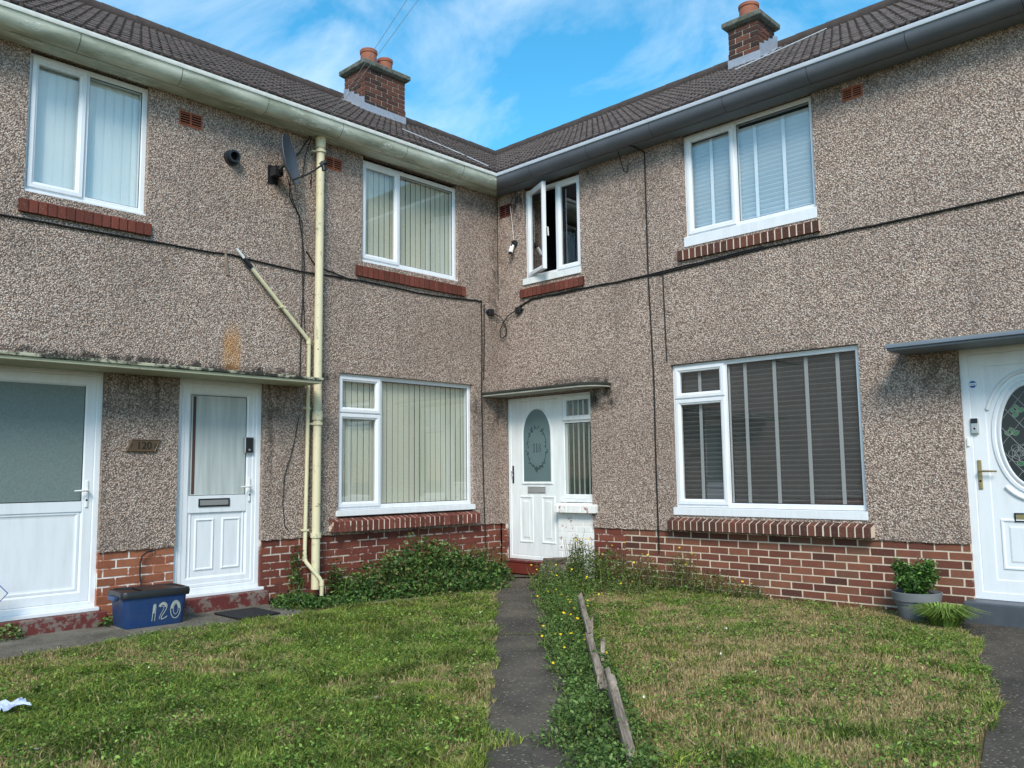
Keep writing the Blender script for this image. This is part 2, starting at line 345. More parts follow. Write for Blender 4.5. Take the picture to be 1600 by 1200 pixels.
# ------------------------------------------------------------------ mesh helpers
class MB:
    def __init__(s): s.v = []; s.f = []
    def add(s, vs, fs):
        o = len(s.v); s.v += [tuple(v) for v in vs]; s.f += [tuple(o+i for i in f) for f in fs]
    def box(s, x0, x1, y0, y1, z0, z1, j=0, mat=None):
        vs = [(x, y, z) for z in (z0, z1) for y in (y0, y1) for x in (x0, x1)]
        if j: vs = [tuple(c+random.uniform(-j, j) for c in v) for v in vs]
        if mat is not None: vs = [mat @ Vector(v) for v in vs]
        s.add(vs, [(0, 2, 3, 1), (4, 5, 7, 6), (0, 1, 5, 4), (1, 3, 7, 5), (3, 2, 6, 7), (2, 0, 4, 6)])
    def quad(s, *p): s.add(p, [(0, 1, 2, 3)])
    def loops(s, L, closed=True, cap0=False, cap1=False):
        n = len(L[0]); vs = [p for l in L for p in l]; fs = []
        for i in range(len(L)-1):
            for k in range(n if closed else n-1):
                a = i*n+k; b = i*n+(k+1) % n; fs.append((a, b, b+n, a+n))
        if cap0: fs.append(tuple(range(n))[::-1])
        if cap1: fs.append(tuple((len(L)-1)*n+i for i in range(n)))
        s.add(vs, fs)
    def ring(s, x0, x1, z0, z1, prof, cap=False, cap0=False):
        """mitred rectangular frame; prof = [(inset, y), ...]"""
        s.loops([[(x0+i, y, z0+i), (x1-i, y, z0+i), (x1-i, y, z1-i), (x0+i, y, z1-i)] for i, y in prof], True, cap0, cap)
    def tube(s, pts, r, n=8, cap=True):
        pts = [Vector(p) for p in pts]; rr = r if hasattr(r, '__len__') else [r]*len(pts); L = []
        up = None
        for i, p in enumerate(pts):
            d = (pts[min(i+1, len(pts)-1)]-pts[max(i-1, 0)]).normalized()
            if up is None: up = Vector((0, 0, 1)) if abs(d.z) < .9 else Vector((1, 0, 0))
            a = d.cross(up)
            if a.length < 1e-4: a = d.cross(Vector((0, 1, .1)))
            a.normalize(); b = a.cross(d); up = b if b.length > .1 else up
            L.append([p+(a*cos(2*pi*k/n)+b*sin(2*pi*k/n))*rr[i] for k in range(n)])
        s.loops(L, True, cap, cap)
    def lathe(s, prof, c=(0, 0, 0), n=24, cap0=False, cap1=False):
        s.loops([[(c[0]+r*cos(2*pi*k/n), c[1]+r*sin(2*pi*k/n), c[2]+z) for k in range(n)] for r, z in prof], True, cap0, cap1)
    def build(s, name, mat, parent=None, smooth=False, bevel=0, tri=False):
        me = bpy.data.meshes.new(name); me.from_pydata(s.v, [], s.f); me.validate()
        bm = bmesh.new(); bm.from_mesh(me)
        bmesh.ops.recalc_face_normals(bm, faces=bm.faces); bm.to_mesh(me); bm.free()
        o = bpy.data.objects.new(name, me); COL.objects.link(o)
        me.materials.append(MT[mat] if isinstance(mat, str) else mat)
        if parent is not None: o.parent = parent
        if smooth:
            for p in me.polygons: p.use_smooth = True
            md = o.modifiers.new('e', 'EDGE_SPLIT'); md.split_angle = R(40)
        if bevel:
            md = o.modifiers.new('b', 'BEVEL'); md.width = bevel; md.segments = 2; md.limit_method = 'ANGLE'
        return o
def tag(o, label, cat=None, group=None, kind=None):
    if label: o['label'] = label
    if cat: o['category'] = cat
    if group: o['group'] = group
    if kind: o['kind'] = kind
    return o
def thing(name, label, cat, loc=(0, 0, 0), rz=0, group=None):
    o = bpy.data.objects.new(name, None); COL.objects.link(o); o.location = loc; o.rotation_euler = (0, 0, rz)
    o.empty_display_size = .2
    return tag(o, label, cat, group)
def struct(o): o['kind'] = 'structure'; return o
LROT = pi/2
def textobj(txt, size, name, mat, parent, loc, depth=.002, bold=False, rot=(pi/2, 0, 0), sx=1, shear=0):
    cu = bpy.data.curves.new(name, 'FONT'); cu.body = txt; cu.size = size; cu.extrude = depth; cu.align_x = 'CENTER'; cu.align_y = 'CENTER'; cu.shear = shear
    if bold: cu.offset = size*.018
    t = bpy.data.objects.new(name, cu); COL.objects.link(t)
    bpy.context.view_layer.update()
    me = bpy.data.meshes.new_from_object(t.evaluated_get(bpy.context.evaluated_depsgraph_get()))
    bpy.data.objects.remove(t); me.materials.clear(); me.materials.append(MT[mat])
    o = bpy.data.objects.new(name, me); COL.objects.link(o); o.parent = parent; o.location = loc; o.rotation_euler = rot; o.scale = (sx, 1, 1)
    return o

# Every wing is built in its own frame: x to the viewer's right, y into the wall, z up.
# The right wing's frame is the world's; the left wing is turned a quarter turn (x = -distance from the corner).
# ------------------------------------------------------------------ walls
def wall_mesh(x0, x1, ztop, zbot, openings, depth=.12):
    m = MB()
    xs = sorted({x0, x1} | {v for o in openings for v in o[:2]}); zs = sorted({zbot, ztop} | {v for o in openings for v in o[2:4] if v > zbot})
    def hole(a, b, c, d):
        return any(o[0]-1e-6 <= a and b <= o[1]+1e-6 and o[2]-1e-6 <= c and d <= o[3]+1e-6 for o in openings)
    for a, b in zip(xs, xs[1:]):
        for c, d in zip(zs, zs[1:]):
            if hole(a, b, c, d): continue
            if c == zbot:       # ragged lower edge of the render coat
                n = max(1, int((b-a)/.05)); zz = [zbot+random.uniform(-.008, .006) for _ in range(n+1)]
                for i in range(n):
                    xa = a+(b-a)*i/n; xb = a+(b-a)*(i+1)/n
                    m.quad((xa, 0, zz[i]), (xb, 0, zz[i+1]), (xb, 0, d), (xa, 0, d))
                    m.quad((xa, .03, zz[i]), (xb, .03, zz[i+1]), (xb, 0, zz[i+1]), (xa, 0, zz[i]))
            else: m.quad((a, 0, c), (b, 0, c), (b, 0, d), (a, 0, d))
    for o in openings:
        a, b, c, d = o[:4]; c = max(c, zbot)
        m.quad((a, 0, c), (a, depth, c), (a, depth, d), (a, 0, d)); m.quad((b, 0, c), (b, depth, c), (b, depth, d), (b, 0, d))
        m.quad((a, 0, d), (b, 0, d), (b, depth, d), (a, depth, d))
        if o[2] > zbot: m.quad((a, 0, c), (b, 0, c), (b, depth, c), (a, depth, c))
    return m
def brick_wall(x0, x1, z0, z1, y, gauge=.0775, blen=.225, mort=.0135, offset=0, depth=.04):
    b = MB(); n = int(round((z1-z0)/gauge)); g = (z1-z0)/n
    for i in range(n):
        x = x0-offset-(blen/2 if i % 2 else 0)
        while x < x1:
            a = max(x, x0); c = min(x+blen-mort, x1)
            if c-a > .02:
                d = random.uniform(-.0012, .0015)
                b.box(a+random.uniform(0, .003), c-random.uniform(0, .003), y+d, y+depth, z0+i*g+mort/2+random.uniform(-.0015, .0015), z0+(i+1)*g-mort/2+random.uniform(-.0015, .0015), .0012)
            x += blen
    mm = MB(); mm.box(x0+.001, x1-.001, y+.0045, y+depth+.02, z0, z1-.001)
    return b, mm
def brick_sill(x0, x1, z0, z1, out_, tilt=.035, n=None, inner=.05, mort=.012):
    """bricks on edge, sloping outward"""
    b = MB(); n = n or int(round((x1-x0)/.077)); g = (x1-x0)/n
    for i in range(n):
        a = x0+i*g+mort/2; c = x0+(i+1)*g-mort/2; d = random.uniform(-.003, .003)
        vs = [(a, -out_+d, z0), (c, -out_+d, z0), (c, inner, z0+.01), (a, inner, z0+.01), (a, -out_+d, z1-tilt), (c, -out_+d, z1-tilt), (c, inner, z1), (a, inner, z1)]
        vs = [tuple(q+random.uniform(-.0015, .0015) for q in v) for v in vs]
        b.add(vs, [(0, 3, 2, 1), (4, 5, 6, 7), (0, 1, 5, 4), (1, 2, 6, 5), (2, 3, 7, 6), (3, 0, 4, 7)])
    m = MB(); e = .004; vs = [(x0+e, -out_+e, z0+e), (x1-e, -out_+e, z0+e), (x1-e, inner-e, z0+.01+e), (x0+e, inner-e, z0+.01+e), (x0+e, -out_+e, z1-tilt-e), (x1-e, -out_+e, z1-tilt-e), (x1-e, inner-e, z1-e), (x0+e, inner-e, z1-e)]
    m.add(vs, [(0, 3, 2, 1), (4, 5, 6, 7), (0, 1, 5, 4), (1, 2, 6, 5), (2, 3, 7, 6), (3, 0, 4, 7)])
    return b, m

# ------------------------------------------------------------------ windows
FR = .05
def vslats(m, x0, x1, z0, z1, y, pitch=.089, ang=12, w=.089):
    x = x0+pitch*.4
    while x < x1:
        a = R(ang+random.uniform(-3, 3)); dx = cos(a)*w/2; dy = sin(a)*w/2
        m.add([(max(x-dx, x0), y-dy, z0), (min(x+dx, x1), y+dy, z0), (min(x+dx, x1), y+dy, z1), (max(x-dx, x0), y-dy, z1)], [(0, 1, 2, 3)]); x += pitch
def hslats(m, x0, x1, z0, z1, y, pitch=.05, ang=62, w=.05):
    z = z0+pitch/2
    while z < z1:
        a = R(ang); dz = sin(a)*w/2; dy = cos(a)*w/2
        m.box(x0, x1, y-.0012, y+.0012, z-w/2, z+w/2) if False else m.add([(x0, y+dy, z-dz), (x1, y+dy, z-dz), (x1, y-dy, z+dz), (x0, y-dy, z+dz), (x0, y+dy, z-dz+.003), (x1, y+dy, z-dz+.003), (x1, y-dy, z+dz+.003), (x0, y-dy, z+dz+.003)], [(0, 1, 2, 3), (7, 6, 5, 4), (0, 4, 5, 1), (3, 2, 6, 7)]); z += pitch
def sash_mb(m, a, b, c, d, yf, w=.058, depth=.05):
    m.ring(a, b, c, d, [(0, yf+depth), (0, yf+.004), (.004, yf), (w*.6, yf), (w*.68, yf+.007), (w-.006, yf+.011), (w, yf+.018), (w, yf+depth)])
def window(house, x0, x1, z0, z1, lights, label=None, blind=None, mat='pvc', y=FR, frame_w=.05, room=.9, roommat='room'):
    """lights = [(xa, xb, za, zb, 'sash' | 'fix' | 'open')]"""
    m = MB(); yf = y
    m.ring(x0, x1, z0, z1, [(0, yf+.07), (0, yf+.003), (.003, yf), (frame_w-.008, yf), (frame_w, yf+.008), (frame_w, yf+.07)])
    cuts = sorted({l[0] for l in lights} | {l[1] for l in lights}); done = set()
    for l in lights:                       # mullions and transoms between neighbouring lights
        if l[1] < x1-.1 and ('x', l[1]) not in done:
            done.add(('x', l[1])); m.box(l[1]-.022, l[1]+.022, yf+.0035, yf+.068, z0+frame_w-.002, z1-frame_w+.002)
        if l[3] < z1-.1 and ('z', l[3]) not in done:
            done.add(('z', l[3])); m.box((x0+frame_w-.002) if l[0] < x0+.1 else l[0]+.02, (x1-frame_w+.002) if l[1] > x1-.1 else l[1]-.0225, yf+.005, yf+.066, l[3]-.022, l[3]+.022)
    wdw = m.build('window', mat, house); 
    if label: wdw['label'] = label
    g = MB()
    for (a, b, c, d, k) in lights:
        a2 = a+(.03 if a < x0+.1 else .008); b2 = b-(.03 if b > x1-.1 else .008); c2 = c+(.03 if c < z0+.1 else .008); d2 = d-(.03 if d > z1-.1 else .008)
        if k == 'open': continue
        if k == 'sash':
            s = MB(); sash_mb(s, a2, b2, c2, d2, yf-.017); s.build('sash', mat, wdw); ins = .055
        else: ins = .015
        # black rubber gasket shows as a thin line round the pane
        g.add([(a2+ins, yf+.018, c2+ins), (b2-ins, yf+.018, c2+ins), (b2-ins, yf+.018, d2-ins), (a2+ins, yf+.018, d2-ins)], [(0, 1, 2, 3)])
        gk = MB(); gk.ring(a2+ins-.002, b2-ins+.002, c2+ins-.002, d2-ins+.002, [(0, yf+.012), (.005, yf+.0165), (.006, yf+.0175)]) if k == 'sash' else gk.ring(a+(.05 if a < x0+.1 else .022), b-(.05 if b > x1-.1 else .022), c+(.05 if c < z0+.1 else .022), d-(.05 if d > z1-.1 else .022), [(0, yf+.012), (.006, yf+.0165), (.007, yf+.0175)])
        gk.build('gasket', 'black', wdw)
    g.build('glass', 'glass', wdw)
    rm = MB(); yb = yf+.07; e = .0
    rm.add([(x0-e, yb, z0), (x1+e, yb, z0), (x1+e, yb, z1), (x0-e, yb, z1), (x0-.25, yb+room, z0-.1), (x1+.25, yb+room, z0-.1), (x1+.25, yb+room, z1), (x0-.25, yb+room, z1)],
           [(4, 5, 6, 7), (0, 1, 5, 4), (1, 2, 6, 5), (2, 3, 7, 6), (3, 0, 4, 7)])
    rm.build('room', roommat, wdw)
    if blind:
        kind = blind[0]; yb = yf+.085; ins = .02
        bl = MB()
        if kind == 'v': vslats(bl, x0+ins, x1-ins, z0+.03, z1-.03, yb, **blind[2]); bl.build('blind', blind[1], wdw)
        if kind == 'h':
            z_top = z1-blind[3].get('drop', .03)
            kw = {k: v for k, v in blind[3].items() if k != 'drop' and k != 'tapes'}
            hslats(bl, x0+ins, x1-ins, z0+.04, z_top, yb, **kw); bb = bl.build('blind', blind[1], wdw)
            if blind[1] == 'venD':
                e_ = MB(); zz = z0+.04+.025  # pale strip along each slat paints the light its edge catches
                while zz < z_top: e_.box(x0+ins, x1-ins, yb-.026, yb-.024, zz+.019, zz+.0225); zz += .05
                e_.build('slat_edge_glint', 'edgeGlintD', bb)
            for tx in blind[3]['tapes']:
                t = MB(); t.box(tx-.019, tx+.019, yb-.034, yb-.032, z0+.04, z_top); t.build('blind_tape', blind[2], wdw)
    return wdw
def cill(w_, x0, x1, z0, z1, out_=.03, mat='pvc'):
    m = MB(); m.box(x0, x1, -out_, FR+.02, z0, z1); m.build('cill', mat, w_, bevel=.004)

# ------------------------------------------------------------------ roofs
EO, EZ, RO, RZ = .27, 5.235, -3.2, 7.36
SL = math.hypot(EO-RO, RZ-EZ); TH = math.atan2(RZ-EZ, EO-RO)
def roof_mesh(xa, xb, flip):
    """double-roll tiles, each its own island; the valley edge is cut on the diagonal"""
    m = MB(); tw = .30; gauge = .30; nu = 24; nc = int(SL/gauge)+1
    xs = np.arange(min(xa, xb)-(0 if flip else 3.6), max(xa, xb)+(3.6 if flip else 0), tw)
    for i in range(nc):
        v0 = i*gauge; v1 = min(v0+gauge+.04, SL)
        for x in xs:
            dz = random.uniform(-.003, .003); L = []
            for v, lift in ((v0, .0), (v0, .034), (v1, .010)):
                row = []
                for k in range(nu+1):
                    u = x+tw*k/nu; ph = (k/nu*3) % 1.0
                    hgt = .030*max(0, sin(pi*min(ph/.55, 1)))**.8 if ph < .55 else 0
                    h = hgt+lift+dz if lift else hgt*.6+.0
                    row.append((u, -EO+v*cos(TH)-h*sin(TH), EZ+v*sin(TH)+h*cos(TH)))
                L.append(row)
            m.loops(L, False)
    me = bpy.data.meshes.new('roof_tiles'); me.from_pydata(m.v, [], m.f)
    bm = bmesh.new(); bm.from_mesh(me)
    # local valley plane: x = -y-ish for the left wing (x<=-... ) ; x+? for the right wing
    no = Vector((1, 1, 0)) if flip else Vector((1, -1, 0))
    # right wing: keep x >= -y_local i.e. world x + y >= 0 behind the wall; left: mirrored
    if flip: bmesh.ops.bisect_plane(bm, geom=bm.verts[:]+bm.edges[:]+bm.faces[:], plane_co=(0, 0, 0), plane_no=(1, -1, 0), clear_outer=True)
    else: bmesh.ops.bisect_plane(bm, geom=bm.verts[:]+bm.edges[:]+bm.faces[:], plane_co=(0, 0, 0), plane_no=(-1, -1, 0), clear_outer=True)
    bm.to_mesh(me); bm.free()
    return me
def roof(house, xa, xb, flip):
    me = roof_mesh(xa, xb, flip)
    o = bpy.data.objects.new('roof', me); COL.objects.link(o); me.materials.append(MT['tile']); o.parent = house
    for p in me.polygons: p.use_smooth = True
    md = o.modifiers.new('e', 'EDGE_SPLIT'); md.split_angle = R(50)
    s = 1 if not flip else -1
    # ridge tiles
    far = xb if not flip else xa
    k = -RO*1.0
    x = -k if not flip else k
    m = MB(); L0 = min(x, far); L1 = max(x, far); q = L0
    while q < L1:
        a = q; b = min(q+.44, L1); n = 10
        m.loops([[(xx, k+.15*cos(pi*(-.2+1.4*t/n)), RZ-.005+.13*sin(pi*(-.2+1.4*t/n))+zz) for t in range(n+1)] for xx, zz in ((a, .006), (b, .0))], False, False, False); q += .44
    m.build('ridge_tile', 'ridge', o, smooth=True)
    # rear slope and dark underlay so that nothing shows through the tiles
    m = MB(); d = -.05
    zb = RZ-.06
    if not flip:
        m.add([(EO-.02, -EO+.02, EZ-.02), (far, -EO+.02, EZ-.02), (far, k, zb), (-k, k, zb), (far, 2*k+.3, EZ-.02), (-2*k-.3, 2*k+.3, EZ-.02)], [(0, 1, 2, 3), (3, 2, 4, 5)])
    else:
        m.add([(-EO+.02, -EO+.02, EZ-.02), (far, -EO+.02, EZ-.02), (far, k, zb), (k, k, zb), (far, 2*k+.3, EZ-.02), (2*k+.3, 2*k+.3, EZ-.02)], [(0, 1, 2, 3), (3, 2, 4, 5)])
    m.build('roof_underlay', 'room', o)
    return o
def gutter(house, xa, xb, flip, mat, rim, soffit):
    """precast gutter: flat soffit, rounded front, mortar rim; mitred into the corner"""
    prof = [(-.0, 5.05), (-.19, 5.045), (-.192, 5.052), (-.20, 5.052), (-.205, 5.045)]
    prof += [(-.205-.115*sin(t), 5.165-.12*cos(t)) for t in np.linspace(.15, pi/2, 8)] + [(-.325, 5.185)]
    s = -1 if flip else 1
    def end(y): return -y*s*1.0         # mitre: x = |y| outward from the corner
    far = xb if not flip else xa
    def strip(pr, name, m_, par, sm=False):
        m = MB(); m.loops([[(end(y), y, z) for y, z in pr], [(far, y, z) for y, z in pr]], False)
        return m.build(name, m_, par, smooth=sm)
    g = strip(prof[4:], 'gutter', mat, house, True)
    strip(prof[:4], 'soffit', soffit, g)
    strip([(-.322, 5.180), (-.334, 5.182), (-.338, 5.2), (-.333, 5.224), (-.30, 5.236), (-.27, 5.232), (-.25, 5.21)], 'gutter_rim', rim, g, True)
    x = .9
    while x < abs(far):
        xx = x*s
        j = MB(); pr = prof[4:]; j.loops([[(xx-.002, y-.0022 if y < -.2 else y, z-.0015) for y, z in pr], [(xx+.002, y-.0022 if y < -.2 else y, z-.0015) for y, z in pr]], False); x += .92
        j.build('gutter_joint', 'dark', g)
    return g
def chimney(house, xa, xb, ya, yb, zt, pots, stain=False):
    c = MB()
    c.box(xa+.008, xb-.008, ya+.008, yb-.008, 5.9, zt-.01)
    root = c.build('chimney', 'mortarC', house)
    b = MB(); g = .0775; z = zt-g*int((zt-6.3)/g); i = 0; mo = .016
    while z < zt-.01:
        for face in range(4):
            L = (xb-xa) if face in (0, 2) else (yb-ya)
            q = -(.1125 if (i+face) % 2 else 0)
            while q < L-.001:
                p = max(q, 0); r = min(q+.225-mo, L)
                if q+.225 > L-.04: r = L
                if r-p > .03:
                    d = random.uniform(0, .004); za, zb_ = z+mo/2, z+g-mo/2
                    if face == 0: b.box(xa+p, xa+r, ya-d, ya+.012, za, zb_, .001)
                    if face == 2: b.box(xa+p, xa+r, yb-.012, yb+d, za, zb_, .001)
                    if face == 1: b.box(xb-.012, xb+d, ya+p, ya+r, za, zb_, .001)
                    if face == 3: b.box(xa-d, xa+.012, ya+p, ya+r, za, zb_, .001)
                q += .225
                if r == L: break
        z += g; i += 1
    b.build('chimney_brick', 'brickC', root)
    m = MB(); e = .07
    m.loops([[(xa-i, ya-i, z), (xb+i, ya-i, z), (xb+i, yb+i, z), (xa-i, yb+i, z)] for i, z in ((-.01, zt-.02), (.03, zt-.005), (e, zt+.03), (e, zt+.095), (e-.03, zt+.115), (-.05, zt+.13))], True, True, True)
    m.build('chimney_cap', 'cap', root, bevel=.008)
    for (px, py, r, h) in pots:
        p = MB(); p.lathe([(r*1.02, 0), (r, h*.8), (r*1.08, h*.82), (r*1.1, h*.97), (r*1.02, h), (r*.85, h), (r*.8, h*.6), (r*.75, 0)], (px, py, zt+.10), 28); p.build('chimney_pot', 'terra', root, smooth=True)
    # lead apron and stepped side flashing
    def rz_(y): return EZ+(y+EO)*math.tan(TH)
    f = MB(); e = .009
    zr = rz_(ya)
    f.loops([[(xa-.02, ya-e, zr+.17), (xb+.02, ya-e, zr+.165)], [(xa-.02, ya-e-.002, zr+.05), (xb+.02, ya-e-.002, zr+.05)], [(xa-.06, ya-.12, rz_(ya-.12)+.055), (xb+.06, ya-.12, rz_(ya-.12)+.055)], [(xa-.07, ya-.17, rz_(ya-.17)+.04), (xb+.07, ya-.17, rz_(ya-.17)+.04)]], False)
    for sx, xx in ((-1, xa), (1, xb)):
        y = ya-.01; 
        while y < min(yb, -RO):
            y2 = y+.15; zz = rz_(min(y2, -RO))+.20; 
            f.add([(xx+sx*e, y, rz_(y)+.0), (xx+sx*e, y2, rz_(y2)+.0), (xx+sx*(e+.004), y2, zz+.03), (xx+sx*(e+.004), y, zz-.02)], [(0, 1, 2, 3)])
            f.add([(xx+sx*e, y, rz_(y)+.07), (xx+sx*e, y2, rz_(y2)+.07), (xx+sx*.09, y2, rz_(y2)+.055), (xx+sx*.09, y, rz_(y)+.055)], [(0, 1, 2, 3)])
            y = y2-.01
    f.build('flashing', 'lead', root)
    return root
def airbrick(house, x0, x1, z0, z1, mat='airbrick'):
    m = MB(); y = -.006
    m.ring(x0, x1, z0, z1, [(0, .01), (0, y), (.013, y), (.014, .02)])
    xm = (x0+x1)/2; m.box(xm-.008, xm+.008, y+.001, .02, z0+.01, z1-.01)
    n = 6
    for i in range(1, n):
        z = z0+(z1-z0)*i/n; m.box(x0+.012, xm-.0075, y+.002, .02, z-.0045, z+.0045); m.box(xm+.0075, x1-.012, y+.002, .02, z-.0045, z+.0045)
    a = m.build('air_brick', mat, house)
    d = MB(); d.box(x0+.008, x1-.008, -.0015, .012, z0+.008, z1-.008); d.build('air_brick_holes', 'dark', a)

# ================================================================== LEFT WING (local x = -distance from corner)
HL = thing('terraced_house', 'left pebbledash house wing with cream gutter, two-pot brick chimney and two white doors', 'house', (0, 0, 0), LROT)
XF = -12.5
opL = [(-5.80, -4.75, 3.76, 5.06), (-2.24, -.72, 3.76, 5.06), (-2.545, -.48, .80, 2.43), (-6.05, -5.06, 0, 2.25), (-4.37, -3.47, 0, 2.25)]
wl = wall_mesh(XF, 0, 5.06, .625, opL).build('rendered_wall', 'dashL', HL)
# plinth pieces: orange pillar between the doors, dark red run beneath the window
b, mm = brick_wall(-5.06, -4.37, 0, .625, .018, offset=.06); o = b.build('brick_plinth', 'brickO', HL); o['label'] = 'orange painted brick between the two doors'; mm.build('mortar', 'mortarO', o)
b, mm = brick_wall(-3.47, 0.03, 0, .625, .018, offset=.1); o = b.build('brick_plinth', 'brickL', HL); o['label'] = 'dark red painted brick below the window'; mm.build('mortar', 'mortarL', o)
b, mm = brick_wall(XF, -6.05, 0, .625, .018); o = b.build('brick_plinth', 'brickO', HL); mm.build('mortar', 'mortarO', o)
# upper left window
wA = window(HL, -5.80, -4.75, 3.785, 5.035, [(-5.80, -5.305, 3.785, 5.035, 'sash'), (-5.305, -4.75, 3.785, 5.035, 'fix')], 'white upstairs window with white vertical blind', ('v', 'blindW', dict(ang=6, pitch=.085, w=.09)))
cill(wA, -5.81, -4.74, 3.745, 3.783, -.012)
wB = window(HL, -2.24, -.72, 3.785, 5.01, [(-2.24, -1.66, 3.785, 5.01, 'sash'), (-1.66, -.72, 3.785, 5.01, 'fix')], 'white upstairs window with cream vertical blind near the corner', ('v', 'blindC', dict(ang=5, pitch=.082, w=.0805)))
cill(wB, -2.25, -.71, 3.752, 3.783, -.01)
wC = window(HL, -2.545, -.48, .89, 2.43, [(-2.545, -1.93, .89, 1.98, 'sash'), (-2.545, -1.93, 1.98, 2.43, 'sash'), (-1.93, -.48, .89, 2.43, 'fix')], 'large white ground floor window with cream vertical blind', ('v', 'blindC', dict(ang=5, pitch=.085, w=.0835)))
cill(wC, -2.57, -.46, .825, .888, .02)
for (a, c, z0, z1, o_, mt, mo) in ((-5.84, -4.70, 3.565, 3.70, .04, 'brickSL', 'mortarSL'), (-2.335, -.62, 3.57, 3.715, .04, 'brickSL', 'mortarSL'), (-2.66, -.44, .655, .815, .09, 'brickSL', 'mortarS')):
    b, mm = brick_sill(a, c, z0, z1, o_, tilt=.02 if o_ < .05 else .045); s = b.build('brick_sill', mt, HL, bevel=.004); mm.build('mortar', mo, s)
def flatpanel(m, x0, x1, z0, z1, y, w=.03):
    m.ring(x0, x1, z0, z1, [(0, y), (.006, y-.008), (w*.5, y-.010), (w*.75, y-.003), (w, y-.001)], cap=True)
def raised(m, x0, x1, z0, z1, y):
    m.ring(x0, x1, z0, z1, [(0, y), (.008, y-.010), (.02, y-.010), (.032, y+.004), (.05, y+.004), (.075, y-.006)], cap=True)
def lever(parent, x, z, dirx, mat='whiteplastic', L=.115, plate=(.012, .12), y=0):
    m = MB(); m.box(x-plate[0], x+plate[0], y-.011, y, z-plate[1]-.03, z+plate[1]-.03)
    h = m.build('handle', mat, parent, bevel=.005)
    t = MB(); t.tube([(x, y-.01, z), (x, y-.045, z), (x+dirx*.02, y-.05, z), (x+dirx*L, y-.048, z-.003)], [.009, .009, .0095, .0075], 10)
    t.build('lever', mat, h, smooth=True)
    k = MB(); k.lathe([(0.0001, 0), (.009, 0), (.009, .004)], (0, 0, 0), 12); o = k.build('keyhole', 'dark', h); o.location = (x, y-.013, z-.085); o.rotation_euler = (-pi/2, 0, 0)
def doorframe(house, x0, x1, z0, z1, y=FR, w=.055, mat='pvc', label=None):
    m = MB(); m.ring(x0, x1, z0, z1, [(0, y+.08), (0, y+.002), (.002, y), (w-.01, y), (w, y+.012), (w, y+.08)])
    d = m.build('door', mat, house)
    if label: d['label'] = label
    return d
# door 1, at the left edge
d1 = doorframe(HL, -6.05, -5.06, .15, 2.245, label='white door with large obscured glass pane at the left edge')
m = MB(); y = FR+.006
m.ring(-5.99, -5.115, .205, 2.19, [(0, y+.05), (0, y+.003), (.003, y), (.075, y), (.09, y+.012), (.10, y+.03)])
m.box(-5.90, -5.20, y+.0005, y+.045, .985, 1.075)
flatpanel(m, -5.905, -5.205, .29, .99, y+.018, .05)
m.build('door_leaf', 'pvc', d1)
g = MB(); g.box(-5.90, -5.20, y+.014, y+.022, 1.07, 2.11); g.build('glass', 'obscure', d1)
gk = MB(); gk.ring(-5.897, -5.203, 1.077, 2.107, [(0, y+.008), (.006, y+.0135)]); gk.build('gasket', 'black', d1)
lever(d1, -5.165, 1.17, -1, y=y)
m = MB(); m.box(-6.07, -5.045, -.025, FR+.01, .118, .15); m.build('cill', 'pvc', d1, bevel=.005)
# door 2, with two panels
d2 = doorframe(HL, -4.37, -3.47, .16, 2.245, label='white door with net curtained glass and two raised panels')
m = MB()
m.ring(-4.315, -3.525, .215, 2.19, [(0, y+.05), (0, y+.003), (.003, y), (.028, y), (.034, y+.006), (.08, y+.006), (.10, y+.02), (.105, y+.03)])
m.box(-4.22, -3.62, y+.002, y+.045, .93, 1.095)
m.box(-4.235, -3.605, y+.0195, y+.04, .26, .94)
m.ring(-4.205, -3.635, .265, .965, [(0, y+.018), (.004, y+.012), (.012, y+.0125), (.02, y+.019)])
for (a, b_) in ((-4.15, -3.95), (-3.87, -3.67)): flatpanel(m, a, b_, .37, .87, y+.019, .03)
m.build('door_leaf', 'pvc', d2)
g = MB(); g.box(-4.22, -3.62, y+.018, y+.024, 1.09, 2.09); g.build('glass', 'net', d2)
gk = MB(); gk.ring(-4.216, -3.624, 1.094, 2.086, [(0, y+.013), (.006, y+.0175)]); gk.build('gasket', 'black', d2)
c = MB(); c.box(-4.195, -4.165, y+.0155, y+.017, 1.11, 2.07); c.build('curtain_edge', 'curtain', d2)
lb = MB(); lb.ring(-4.125, -3.80, .985, 1.065, [(0, y+.002), (0, y-.008), (.012, y-.010), (.014, y-.006)]); l_ = lb.build('letterbox', 'black', d2); lb = MB(); lb.box(-4.11, -3.815, y-.0055, y+.002, 1.0, 1.05); lb.build('flap', 'silver', l_)
lever(d2, -3.59, 1.175, -1, y=y-.001)
m = MB(); m.box(-3.655, -3.565, y-.03, y, 1.52, 1.675); db = m.build('doorbell', 'black', d2, bevel=.012)
m = MB(); m.ring(-3.658, -3.562, 1.517, 1.678, [(0, y-.005), (0, y-.028), (.006, y-.0305), (.007, y-.02)]); m.build('rim', 'silver', db)
m = MB(); m.lathe([(.0001, 0), (.012, 0), (.012, .003), (.009, .004), (.009, 0)], (0, 0, 0), 16); o = m.build('button', 'silver', db); o.location = (-3.61, y-.031, 1.548); o.rotation_euler = (pi/2, 0, 0)
m = MB(); m.box(-4.39, -3.44, -.02, FR+.01, .13, .16); m.build('cill', 'pvc', d2, bevel=.005)
# steps
for (a, b_, zt) in ((-6.3, -5.0, .116), (-4.42, -3.42, .128)):
    m = MB(); m.box(a, b_, -.09, .10, -.03, zt); o = m.build('door_step', 'stepred', HL, bevel=.012)
